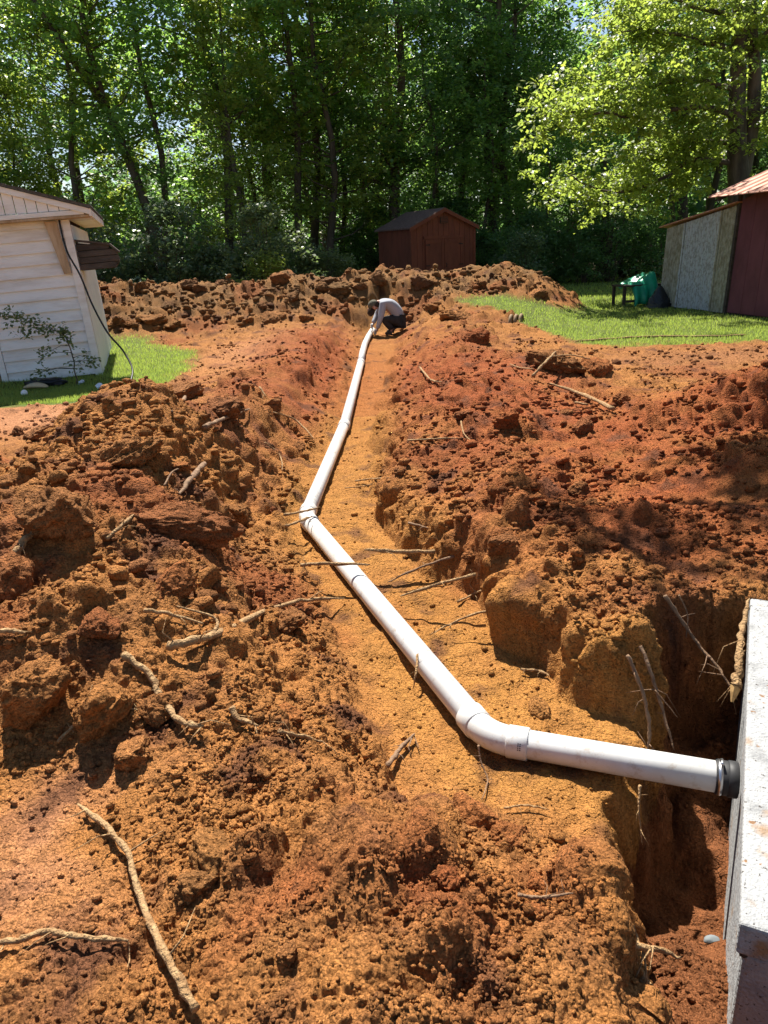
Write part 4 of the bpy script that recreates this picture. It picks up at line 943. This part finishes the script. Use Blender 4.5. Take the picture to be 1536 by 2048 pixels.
def bag():
    V = SPH4[0].copy(); r_ = 1+0.18*noise3(V, 2.5, 33)+0.10*np.abs(noise3(V, 8, 35))
    z = (V[:, 2]+1)/2; w = (1-z)**0.8*1.05+0.06
    W_ = np.stack([V[:, 0]/np.maximum(0.25, np.hypot(V[:, 0], V[:, 1]))*w*0.28*np.minimum(1, np.hypot(V[:, 0], V[:, 1])*2.2)*r_, V[:, 1]/np.maximum(0.25, np.hypot(V[:, 0], V[:, 1]))*w*0.26*np.minimum(1, np.hypot(V[:, 0], V[:, 1])*2.2)*r_, z*0.52-0.02], 1)
    o = link('rubbish_bag', np_mesh('rubbish_bag', W_, SPH4[1]), 'black_plastic'); o.location = bgp; tag(o, 'black plastic rubbish bag slumped against the corrugated lean-to', 'bag')
bag()
# plank on the ground by the table, edging board by the lawn
pA = atz(1270, 606, 0.03); pB = atz(1306, 598, 0.05); m = MB(); m.tube([pA, pA.lerp(pB, 0.5)+Vector((0, 0, 0.02)), pB], 0.03, 6)
tag(m.build('wooden_pole', 'grey_wood', None, True), 'short grey pole lying on the grass in front of the table', 'pole')
pts = [(1150, 688), (1215, 682), (1290, 677), (1370, 676), (1440, 675), (1490, 673)]
m = MB(); m.tube(smooth_path([hit(u, v, 0.02) for u, v in pts], 5, 0.006, random.Random(2)), 0.018, 6)
tag(m.build('fallen_branch', 'root_bark', None, True), 'long thin dead branch along the edge of the right lawn', 'branch')

# ------------------------------------------------------------------ worker crouching over the pipe end
def skin_mesh(name, verts, edges, radii, mat, parent, sub=2):
    me = bpy.data.meshes.new(name); me.from_pydata([tuple(v) for v in verts], edges, []); me.update()
    o = bpy.data.objects.new(name, me); COL.objects.link(o)
    md = o.modifiers.new('skin', 'SKIN'); md.use_smooth_shade = True
    for i, r_ in enumerate(radii):
        sv = me.skin_vertices[0].data[i]; sv.radius = (r_, r_) if not hasattr(r_, '__len__') else r_; sv.use_root = (i == 0)
    ms = o.modifiers.new('sub', 'SUBSURF'); ms.levels = sub; ms.render_levels = sub
    dg = bpy.context.evaluated_depsgraph_get(); dg.update(); me2 = bpy.data.meshes.new_from_object(o.evaluated_get(dg))
    bpy.data.objects.remove(o); me2.name = name
    me2.materials.clear(); return link(name, me2, mat, parent)
WY = 16.25
wp = Vector((aty(779, 676, WY).x, WY, 0)); wp.z = H1(wp.x, wp.y)
wk = tag(empty('person', wp), 'crouching person in a grey long-sleeved shirt and cap working on the pipe end', 'person')
def q(x, y, z): return Vector((x, y, z))
# local: x right, y away, z up ; faces -x
pel = q(0.20, 0.0, 0.30); belly = q(0.14, 0.0, 0.46); chest = q(-0.04, 0, 0.66); neckb = q(-0.19, 0, 0.70); headb = q(-0.27, -0.0, 0.63); headt = q(-0.33, -0.01, 0.545)
Lsh, Rsh = q(-0.11, -0.17, 0.64), q(-0.11, 0.17, 0.64)
Lel, Rel = q(-0.17, -0.24, 0.38), q(-0.24, 0.22, 0.42)
Lw, Rw = q(-0.25, -0.13, 0.15), q(-0.34, 0.05, 0.24)
Lh, Rh = q(-0.29, -0.10, 0.09), q(-0.37, 0.0, 0.18)
Lhip, Rhip = q(0.20, -0.11, 0.28), q(0.20, 0.11, 0.28)
Lk, Rk = q(-0.14, -0.22, 0.36), q(-0.10, 0.24, 0.33)
La, Ra = q(0.07, -0.17, 0.09), q(0.13, 0.17, 0.09)
Lt, Rt = q(-0.10, -0.19, 0.035), q(-0.05, 0.2, 0.035)
# one continuous body
skin_mesh('body', [pel, belly, chest, neckb, headb, headt, Lsh, Lel, Lw, Rsh, Rel, Rw, Lhip, Lk, La, Rhip, Rk, Ra, Lt, Rt, Lh, Rh],
          [(0, 1), (1, 2), (2, 3), (3, 4), (4, 5), (2, 6), (6, 7), (7, 8), (2, 9), (9, 10), (10, 11), (0, 12), (12, 13), (13, 14), (0, 15), (15, 16), (16, 17), (14, 18), (17, 19), (8, 20), (11, 21)],
          [0.13, 0.12, 0.13, 0.055, 0.085, 0.085, 0.055, 0.042, 0.03, 0.055, 0.042, 0.03, 0.085, 0.06, 0.042, 0.085, 0.06, 0.042, 0.03, 0.03, 0.03, 0.03], 'skin', wk)
skin_mesh('shirt', [q(0.22, 0, 0.33), q(0.19, 0, 0.46), q(0.06, 0, 0.62), q(-0.08, 0, 0.68), q(-0.17, 0, 0.69), Lsh, Lel, Lw, Rsh, Rel, Rw],
          [(0, 1), (1, 2), (2, 3), (3, 4), (3, 5), (5, 6), (6, 7), (3, 8), (8, 9), (9, 10)],
          [(0.175, 0.14), (0.18, 0.15), (0.19, 0.15), (0.17, 0.13), 0.075, 0.082, 0.066, 0.047, 0.082, 0.066, 0.047], 'grey_cloth', wk)
skin_mesh('trousers', [q(0.22, 0, 0.28), Lhip, Lk, q(La.x, La.y, 0.12), Rhip, Rk, q(Ra.x, Ra.y, 0.12)], [(0, 1), (1, 2), (2, 3), (0, 4), (4, 5), (5, 6)],
          [(0.17, 0.14), 0.115, 0.085, 0.062, 0.115, 0.085, 0.062], 'dark_cloth', wk)
for a, t in ((La, Lt), (Ra, Rt)):
    skin_mesh('boot', [q(a.x+0.03, a.y, 0.05), q(a.x, a.y, 0.13), (a+t)/2+q(0, 0, 0), t], [(0, 1), (0, 2), (2, 3)], [0.05, 0.055, 0.048, 0.042], 'dark_wood', wk)
def hand(w, h, mat):
    d = (h-w).normalized(); s_ = d.orthogonal().normalized(); n_ = d.cross(s_)
    V = [w, w+d*0.05]; E_ = [(0, 1)]; r_ = [0.03, (0.042, 0.022)]
    for k in range(4):
        b = w+d*0.085+s_*(0.021*(k-1.5)); ln = (0.05, 0.06, 0.055, 0.042)[k]
        i = len(V); V += [b, b+d*ln*0.6-n_*0.008, b+d*ln-n_*0.03]; E_ += [(1, i), (i, i+1), (i+1, i+2)]; r_ += [0.011, 0.010, 0.008]
    i = len(V); V += [w+d*0.05+s_*0.045, w+d*0.085+s_*0.06-n_*0.015]; E_ += [(1, i), (i, i+1)]; r_ += [0.013, 0.010]
    return skin_mesh('glove', V, E_, r_, mat, wk, 2)
hand(Lw, Lh, 'glove'); hand(Rw, Rh, 'glove')
# head details: cap with peak, ear, beard, nose
hd = (headt-headb).normalized(); hc = headb.lerp(headt, 0.45)
def blob(name, c, sc, mat, rot=(0, 0, 0), cut=None, parent=wk, amp=0.0):
    V = SPH2[0]*np.array(sc)
    if amp: V = V*(1+amp*noise3(SPH2[0], 4, 5))[:, None]
    if cut is not None: V[:, 2] = np.maximum(V[:, 2], cut)
    o = link(name, np_mesh(name, V, SPH2[1]), mat, parent); o.location = c; o.rotation_euler = rot; return o
cap = blob('cap', q(-0.32, 0, 0.63), (0.118, 0.105, 0.105), 'cap_cloth', (0, R(-38), 0), cut=-0.015)
m = MB(); n = 10; Vp = []
for r_ in (0.10, 0.185):
    for i in range(n+1):
        t = R(-62+124*i/n); Vp.append((-r_*math.cos(t)*(1 if r_ < 0.15 else 1.0), r_*math.sin(t)*(0.98 if r_ < 0.15 else 0.52), 0.0-(0.03 if r_ > 0.15 else 0)))
m.add(Vp, [(i, i+1, n+2+i, n+1+i) for i in range(n)]); pk = m.build('peak', 'cap_cloth', cap, True); pk.modifiers.new('s', 'SOLIDIFY').thickness = 0.006
blob('beard', q(-0.37, 0, 0.485), (0.075, 0.075, 0.085), 'beard', (0, R(20), 0), amp=0.3)
blob('hair', q(-0.25, 0, 0.645), (0.085, 0.10, 0.075), 'beard', (0, R(-30), 0), amp=0.15)
blob('nose', q(-0.425, 0, 0.54), (0.022, 0.016, 0.026), 'skin')
for s_ in (-1, 1):
    blob('ear', q(-0.295, s_*0.095, 0.59), (0.028, 0.012, 0.036), 'skin', (0, R(-30), 0))
    blob('eye', q(-0.405, s_*0.035, 0.575), (0.012, 0.012, 0.010), 'iron')

# ------------------------------------------------------------------ lawn grass
def lawn():
    rs = np.random.RandomState(12); n = 230000
    y = 9+np.exp(rs.rand(n)*math.log(25))-1 ; x = (rs.rand(n)-0.5)*2*(y*0.62+0.5)
    keep = (1-soil_mask(x, y)) > 0.12+0.75*rs.rand(n)
    keep &= ~((x < 0.3) & (y > 20)) & (y < 33)
    keep &= rs.rand(n) < np.clip(1.15+0.5*fbm(x*1.2, y*1.2, 131, 3), 0.25, 1)
    x, y = x[keep], y[keep]; z = height(x, y); n = len(x)
    hgt = (0.025+0.032*rs.rand(n))*np.where(y > 18, 1.5, 1.0)*np.where((x < -2) & (y < 10.8), 0.9, 1); w = (0.004+0.004*rs.rand(n))*np.clip(y/9, 1, 3)
    a = rs.rand(n)*6.28; lean = 0.5*hgt*rs.rand(n); b = rs.rand(n)*6.28
    dx, dy = np.cos(a)*w, np.sin(a)*w; lx, ly = np.cos(b)*lean, np.sin(b)*lean
    V = np.stack([np.stack([x-dx, y-dy, z-0.01], 1), np.stack([x+dx, y+dy, z-0.01], 1), np.stack([x+lx, y+ly, z+hgt], 1)], 1).reshape(-1, 3)
    me = np_mesh('lawn_grass', V, np.arange(3*n).reshape(-1, 3)); at = me.attributes.new('tone', 'FLOAT', 'POINT'); at.data.foreach_set('value', np.repeat(rs.rand(n)*0.65, 3).astype(np.float32))
    o = link('lawn_grass', me, 'leaf_grass'); o['kind'] = 'stuff'; o['label'] = 'short bright green lawn grass around the dug soil'
lawn()

# ------------------------------------------------------------------ foliage builders
def leaf_mesh(name, C, size, rs, flat=0.55, droop=0.25):
    n = len(C); az = rs.rand(n)*2*np.pi
    d = np.stack([np.cos(az), np.sin(az), -droop+flat*0.9*rs.randn(n)], 1); d /= np.linalg.norm(d, axis=1)[:, None]
    nr = np.stack([rs.randn(n)*flat, rs.randn(n)*flat, np.ones(n)], 1); s = np.cross(d, nr); s /= np.linalg.norm(s, axis=1)[:, None]+1e-9
    up = np.cross(s, d); L = size[:, None]
    V = np.stack([C, C+d*L*0.5+s*L*0.34+up*L*0.08, C+d*L, C+d*L*0.5-s*L*0.34+up*L*0.08], 1).reshape(-1, 3)
    me = np_mesh(name, V, np.arange(4*n).reshape(-1, 4), True)
    at = me.attributes.new('tone', 'FLOAT', 'POINT'); at.data.foreach_set('value', np.repeat(np.clip(0.33+0.22*rs.randn(n), 0, 0.65), 4).astype(np.float32))
    return me
def spray(rs, centres, per, rad, thick):
    n = len(centres); k = np.repeat(np.arange(n), per); m = len(k)
    r = rad*np.sqrt(rs.rand(m))*(0.6+0.8*rs.rand(n)[k]); a = rs.rand(m)*2*np.pi
    tx = 0.35*rs.randn(n); ty = 0.35*rs.randn(n)
    X = r*np.cos(a); Y = r*np.sin(a)
    return centres[k]+np.stack([X, Y, thick*rs.randn(m)+tx[k]*X+ty[k]*Y], 1)
def make_tree(seed, hgt, r_base, crown_lo, crown_r, n_cl, per, leaf, fork=None, lean=0.0, lobes=None):
    """returns (trunk mesh, crown mesh)"""
    rs = np.random.RandomState(seed); rd = random.Random(seed); m = MB()
    bend = [Vector((0.18*math.sin(i*0.9+seed)+lean*i*hgt/9, 0.18*math.cos(i*1.1+seed), hgt*i/9)) for i in range(10)]
    bend[0] = Vector((0, 0, -0.3)); m.tube(bend, [r_base*(1.35 if i == 0 else 1-0.085*i) for i in range(10)], 9)
    def at_h(z): t = max(0, min(8.999, z/hgt*9)); i = int(t); return bend[i].lerp(bend[i+1], t-i)
    cents = []
    for k in range(n_cl):
        z = crown_lo+(hgt*1.05-crown_lo)*rs.rand()**0.85; zz = (z-crown_lo)/(hgt*1.05-crown_lo)
        rr = crown_r*(0.35+0.65*math.sin(math.pi*min(1, 0.18+0.82*zz)))*math.sqrt(rs.rand())*1.05; a = rs.rand()*6.283
        c = at_h(min(z, hgt*0.97))+Vector((rr*math.cos(a), rr*math.sin(a), (z-min(z, hgt*0.97))))
        cents.append((c.x, c.y, z)); 
        if k % 4 == 0 and rr > 0.6:
            z0 = max(crown_lo*0.6, z-0.5*rr); p0 = at_h(z0); e = Vector((c.x, c.y, z)); mid_ = p0.lerp(e, 0.5)+Vector((0, 0, -0.10*rr))+Vector((rd.uniform(-.15, .15),)*3)
            rb_ = r_base*0.26*(1-0.5*zz); m.tube([p0, mid_, e], [rb_, rb_*0.6, rb_*0.2], 5, False)
    if fork:
        f0 = at_h(fork[0]); m.tube([f0, f0+Vector((fork[1]*0.45, 0, fork[2]*0.4)), f0+Vector((fork[1], 0.1, fork[2]))], [r_base*0.62, r_base*0.5, r_base*0.3], 8)
    tm = bpy.data.meshes.new('trunk'); tm.from_pydata(m.v, [], m.f); tm.update(); tm.polygons.foreach_set('use_smooth', np.full(len(tm.polygons), True)); tm.materials.append(MAT['bark'])
    C = spray(rs, np.array(cents), per, 0.50, 0.10)
    return tm, leaf_mesh('crown', C, leaf*(0.6+0.7*rs.rand(len(C))), rs)
def put_tree(kind, name, loc, rot, sc, label, group, leafmat, lean=(0, 0)):
    tm, cm = kind; root_ = empty(name, loc, (lean[0], lean[1], rot)); root_.scale = (sc, sc, sc)
    t = link('trunk', tm, None, root_); c = bpy.data.objects.new('crown', cm); COL.objects.link(c); c.parent = root_
    if not cm.materials: cm.materials.append(MAT[leafmat])
    c.material_slots[0].link = 'OBJECT'; c.material_slots[0].material = MAT[leafmat]
    tag(root_, label, 'tree', group); return root_
KA = make_tree(21, 10.5, 0.15, 2.2, 2.5, 185, 58, 0.17)
KB = make_tree(22, 12.0, 0.22, 3.6, 2.8, 190, 58, 0.17)
KC = make_tree(23, 8.5, 0.09, 1.2, 2.1, 150, 58, 0.15)
KD = make_tree(24, 12.5, 0.17, 5.5, 2.4, 120, 58, 0.18)
KF = make_tree(25, 12, 0.20, 5.5, 2.5, 140, 58, 0.17, fork=(6.2, -1.6, 4.5))
def near_what(x, y):
    u = 768+FPX*(x*cr-(y*st-1.65*ct)*sr*0)/(y*ct)-30
    return 'behind the white outbuilding' if u < 190 else 'behind the berm near the outbuilding' if u < 480 else 'behind the berm near the worker' if u < 720 else 'behind the red shed' if u < 960 else 'beyond the right lawn' if u < 1320 else 'behind the barn'
GT = 'trees of the wood behind the yard'
def px_tree(kind, u, y, label, mat='leaf_forest', rot=0.0, sc=1.0, lean=(0, 0), name='forest_tree', group=None):
    p = aty(u, 560, y); put_tree(kind, name, (p.x, y, 0), rot, sc, label, group, mat, lean)
px_tree(KF, 332, 29.5, 'forked leaning tree rising behind the left shrubs', rot=0.4, lean=(0, R(-9)), sc=1.05)
px_tree(KD, 478, 30.0, 'tall straight tree with a grey trunk right of the forked tree', rot=1.0, lean=(0, R(-3)), sc=1.15)
px_tree(KD, 612, 31.0, 'slim ivy-clad tree in the wood left of the red shed', rot=2.2, sc=1.05)
px_tree(KB, 805, 32.0, 'thick dark trunked tree just behind the red shed', 'leaf_dark', rot=0.2, sc=1.15)
px_tree(KD, 985, 33.0, 'dark trunk standing close to a second one right of the shed', 'leaf_dark', rot=3.0, sc=1.25)
px_tree(KD, 1012, 33.6, 'slimmer dark trunk twinned with its neighbour right of the shed', 'leaf_dark', rot=4.0, sc=1.1)
px_tree(KB, 25, 30.0, 'dark trunked tree above the roof of the white outbuilding', 'leaf_dark', rot=1.4, sc=1.0)
px_tree(KD, 640, 34, 'slender tree deep in the wood behind the ivy-clad one', rot=.7, sc=1.2)
px_tree(KB, 560, 36, 'tall tree in the wood between the straight grey trunk and the ivy-clad one', rot=1.7, sc=1.2)
rd = random.Random(77)
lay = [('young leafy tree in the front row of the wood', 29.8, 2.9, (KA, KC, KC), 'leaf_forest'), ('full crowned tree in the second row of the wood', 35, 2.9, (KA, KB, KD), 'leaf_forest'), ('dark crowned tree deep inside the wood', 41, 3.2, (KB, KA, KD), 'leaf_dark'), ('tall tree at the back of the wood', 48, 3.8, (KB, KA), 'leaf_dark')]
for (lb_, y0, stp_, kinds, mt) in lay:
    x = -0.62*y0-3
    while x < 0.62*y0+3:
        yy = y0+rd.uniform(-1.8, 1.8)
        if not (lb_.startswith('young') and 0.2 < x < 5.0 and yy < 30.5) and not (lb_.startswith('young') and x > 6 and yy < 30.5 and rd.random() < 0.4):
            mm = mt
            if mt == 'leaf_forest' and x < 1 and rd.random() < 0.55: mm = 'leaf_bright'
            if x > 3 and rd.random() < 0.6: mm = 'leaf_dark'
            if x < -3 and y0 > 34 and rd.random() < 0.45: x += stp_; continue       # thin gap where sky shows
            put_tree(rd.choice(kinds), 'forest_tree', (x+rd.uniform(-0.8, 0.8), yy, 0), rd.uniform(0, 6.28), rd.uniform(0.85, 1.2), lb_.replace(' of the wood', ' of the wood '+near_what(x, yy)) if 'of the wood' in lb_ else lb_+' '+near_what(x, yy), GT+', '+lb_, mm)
        x += stp_
def far_wood():
    rs = np.random.RandomState(99); n = 42000
    X = (rs.rand(n)-0.5)*110; top = np.where(X < -4, 7.0, 14)+2.5*perlin(X*0.15, X*0+2.2, 141)
    C = np.stack([X, 56+12*rs.rand(n), top*rs.rand(n)**1.5], 1)
    me = leaf_mesh('far_wood', C, 0.55+0.5*rs.rand(n), rs, 0.9)
    o = link('far_wood', me, 'leaf_dark'); o['kind'] = 'stuff'; o['label'] = 'mass of far foliage closing the wood'
far_wood()
# the light green tree behind the barn, its boughs hanging left
def barn_tree():
    y0 = 20.5; base = aty(1483, 500, y0); rs = np.random.RandomState(5); rd_ = random.Random(6)
    t = tag(empty('maple_tree', (base.x, y0, 0)), 'light green maple with a double trunk behind the barn, boughs reaching left', 'tree')
    O = Vector((base.x, y0, 0)); m = MB()
    tr = [(1478, 372), (1474, 300), (1474, 200), (1478, 100), (1480, 0)]; tr2 = [(1488, 340), (1505, 250), (1510, 150), (1503, 60), (1500, -30)]
    P1 = [Vector((0, 0, -0.3)), Vector((0, 0, 1.0))]+[aty(u, v, y0)-O for u, v in tr]; P1 += [P1[-1]+Vector((0.1, 0.2, 4)), P1[-1]+Vector((0, 0.5, 8))]
    m.tube(P1, [0.42, 0.30, 0.27, 0.24, 0.20, 0.18, 0.17, 0.12, 0.04], 12)
    P2 = [P1[2]+Vector((0.05, 0, -0.2))]+[aty(u, v, y0+0.1)-O for u, v in tr2]; P2 += [P2[-1]+Vector((0.6, 0.2, 5))]
    m.tube(P2, [0.2, 0.18, 0.17, 0.15, 0.14, 0.12, 0.04], 10); m.build('trunk', 'bark', t, True)
    boughs = [[(1474, 290), (1400, 285), (1330, 315), (1260, 320)], [(1474, 230), (1390, 215), (1280, 235), (1190, 225), (1080, 230)], [(1476, 180), (1370, 160), (1260, 180), (1150, 150)],
              [(1478, 100), (1390, 80), (1300, 60), (1230, 70)], [(1480, 40), (1380, 10), (1290, -20)], [(1470, 330), (1390, 320), (1300, 370), (1200, 380), (1120, 340)], [(1500, 120), (1540, 60), (1600, 20)], [(1505, 240), (1545, 215), (1600, 230)]]
    cents = []
    for b in boughs:
        dy = rd_.uniform(-1.6, 1.0); Q = [aty(u, v, y0+dy*i/3)-O for i, (u, v) in enumerate(b)]; mm = MB(); Qs = smooth_path(Q, 5, 0.03, rd_)
        mm.tube(Qs, [0.075*(1-0.85*i/(len(Qs)-1)) for i in range(len(Qs))], 6); mm.build('bough', 'bark', t, True)
        for i, p in enumerate(Qs):
            if i < 3: continue
            for k in range(5):
                cents.append(p+Vector((rd_.gauss(0, 0.42), rd_.gauss(0, 0.6), rd_.gauss(0.0, 0.30))))
    for k in range(85):                                   # fuller right side of the crown, and its top above the picture
        u = rd_.uniform(1230, 1600); v = rd_.uniform(-250, 300) ; 
        if u < 1300 and v > 130: continue
        cents.append(aty(u, v, y0+rd_.uniform(-2.2, 2.2))-O)
    for k in range(60):
        cents.append(Vector((rd_.gauss(0, 2.6), rd_.gauss(0, 2.4), rd_.uniform(8.5, 14))))
    C = spray(rs, np.array([c[:] for c in cents]), 52, 0.30, 0.06)
    me = leaf_mesh('crown', C, 0.115*(0.6+0.8*rs.rand(len(C))), rs, 0.5, 0.5); link('crown', me, 'leaf_bright', t)
barn_tree()
# tree at the yard's right side, its high limbs shading the pit and tank
def yard_tree():
    rs = np.random.RandomState(15); rd_ = random.Random(16); O = Vector((5.9, 9.6, 0)); t = tag(empty('yard_tree', O), 'yard tree right of the pit with high spreading limbs', 'tree')
    m = MB(); m.tube([(0, 0, -0.3), (0, 0, 0.4), (0.1, 0, 3), (0, 0.1, 6), (0.2, 0.2, 9), (0.3, 0.3, 12)], [0.32, 0.24, 0.20, 0.17, 0.12, 0.04], 10); m.build('trunk', 'bark', t, True); cents = []
    for e, dz in (((-5.9, -0.5), 8.2), ((-5.0, -1.0), 7.4), ((-5.2, 0.6), 8.8), ((-4.2, -1.6), 7.0), ((-1.8, -1.4), 9.5), ((2.5, 0.6), 8.5), ((0.8, 2.4), 9.2)):
        Q = smooth_path([Vector((0, 0, dz-2.2)), Vector((e[0]*0.5, e[1]*0.5, dz-0.6)), Vector((e[0], e[1], dz))], 6, 0.04, rd_); mm = MB(); mm.tube(Q, [0.09*(1-0.85*i/(len(Q)-1)) for i in range(len(Q))], 6); mm.build('limb', 'bark', t, True)
        for p in Q[5:]:
            for k in range(2): cents.append(p+Vector((rd_.gauss(0, 0.35), rd_.gauss(0, 0.35), rd_.gauss(0, 0.25))))
    for k in range(40): cents.append(Vector((rd_.gauss(0.6, 1.3), rd_.gauss(0.4, 1.2), rd_.uniform(8.5, 12.5))))
    C = spray(rs, np.array([c[:] for c in cents]), 34, 0.36, 0.1)
    link('crown', leaf_mesh('crown', C, 0.12*(0.6+0.8*rs.rand(len(C))), rs, 0.5, 0.3), 'leaf_forest', t)
yard_tree()
# undergrowth
def make_shrub(seed, w, hgt, n_cl, per, leaf):
    rs = np.random.RandomState(seed); rd_ = random.Random(seed); m = MB(); cents = []
    for k in range(n_cl):
        a = rs.rand()*6.283; z = hgt*(0.12+0.88*rs.rand()); rr = w*math.sqrt(max(0.02, 1-(z/hgt)**2.2))*math.sqrt(rs.rand())
        c = Vector((rr*math.cos(a), rr*math.sin(a), z)); cents.append(c[:])
        if k % 3 == 0: m.tube([(c.x*0.15, c.y*0.15, -0.1), (c.x*0.45, c.y*0.45, z*0.55), c], [0.022, 0.016, 0.006], 5, False)
    sm = bpy.data.meshes.new('stems'); sm.from_pydata(m.v, [], m.f); sm.update(); sm.materials.append(MAT['bark'])
    C = spray(rs, np.array(cents), per, 0.34, 0.10)
    return sm, leaf_mesh('foliage', C, leaf*(0.6+0.8*rs.rand(len(C))), rs, 0.6, 0.2)
SHK = [make_shrub(41, 1.5, 2.3, 70, 60, 0.10), make_shrub(42, 1.2, 1.7, 55, 60, 0.10), make_shrub(43, 1.8, 3.0, 90, 60, 0.12)]
def put_shrub(k, x, y, sc, rot, label, group, mat):
    sm, fm = SHK[k]; r_ = empty('shrub', (x, y, 0), (0, 0, rot)); r_.scale = (sc,)*3
    link('stems', sm, None, r_); f = bpy.data.objects.new('foliage', fm); COL.objects.link(f); f.parent = r_
    if not fm.materials: fm.materials.append(MAT[mat])
    f.material_slots[0].link = 'OBJECT'; f.material_slots[0].material = MAT[mat]; tag(r_, label, 'shrub', group)
rd = random.Random(8)
for k, u in enumerate(range(150, 690, 48)):
    y = 22.3+rd.uniform(-0.5, 2.2); p = aty(u, 540, y); put_shrub((2, 0, 1, 1)[k % 4], p.x, y, rd.uniform(0.75, 1.0), rd.uniform(0, 6.28), ('big' if k % 4 == 0 else 'middling' if k % 4 == 1 else 'low')+' grey green shrub '+near_what(p.x, y), 'shrubs behind the berm', 'leaf_shrub')
for k, u in enumerate(range(700, 1330, 52)):
    y = 28.8+rd.uniform(-0.8, 1.6); p = aty(u, 540, y)
    if 690 < u < 960: y += 3.2; p = aty(u, 540, y)
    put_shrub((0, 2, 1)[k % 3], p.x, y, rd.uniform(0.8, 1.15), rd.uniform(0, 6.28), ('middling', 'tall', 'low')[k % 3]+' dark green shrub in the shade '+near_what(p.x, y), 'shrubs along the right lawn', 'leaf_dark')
p = aty(1052, 540, 26.3); put_shrub(1, p.x, 26.3, 1.0, 0.4, 'pale small-leaved shrub standing out on the lawn beside the red shed', None, 'leaf_shrub')
p = aty(530, 545, 20.9); put_shrub(1, p.x, 20.9, 0.85, 1.4, 'lighter low shrub just behind the crest of the berm', None, 'leaf_bright')
# sapling in front of the white wall
def sapling():
    rs = np.random.RandomState(4); rd_ = random.Random(4); st_ = [(152, 758), (145, 715), (128, 672), (95, 655), (50, 640), (10, 628)]
    yv = 10.45; O = aty(152, 757, yv); O.z = H1(O.x, O.y); t = tag(empty('sapling', O), 'spindly leafy sapling arching left in front of the white wall', 'sapling')
    P = [Vector((0, 0, -0.05))]+[aty(u, v, yv-0.03*i)-O for i, (u, v) in enumerate(st_)][1:]; Q = smooth_path(P, 6, 0.01, rd_); m = MB(); m.tube(Q, [0.010*(1-0.75*i/(len(Q)-1)) for i in range(len(Q))], 6); m.build('stem', 'bark', t, True)
    cents = [p+Vector((rd_.gauss(0, 0.05), rd_.gauss(0, 0.06), rd_.gauss(0, 0.05))) for p in Q[9:] for _ in range(3)]
    extra = [(105, 700), (90, 712), (175, 715), (165, 730), (135, 728), (185, 725), (75, 745), (95, 742), (60, 665), (40, 668)]
    for (u, v) in extra:
        e = aty(u, v, yv-0.1)-O; k = min(range(len(Q)), key=lambda i: (Q[i]-e).length); m = MB(); m.tube([Q[k], Q[k].lerp(e, 0.5)+Vector((0, 0, 0.03)), e], [0.005, 0.004, 0.002], 5); m.build('twig', 'bark', t, True)
        cents += [e+Vector((rd_.gauss(0, 0.05), rd_.gauss(0, 0.05), rd_.gauss(0, 0.03))) for _ in range(4)]
    C = spray(rs, np.array([c[:] for c in cents]), 7, 0.06, 0.03)
    link('foliage', leaf_mesh('foliage', C, 0.055*(0.7+0.6*rs.rand(len(C))), rs, 0.6, 0.3), 'leaf_shrub', t)
sapling()
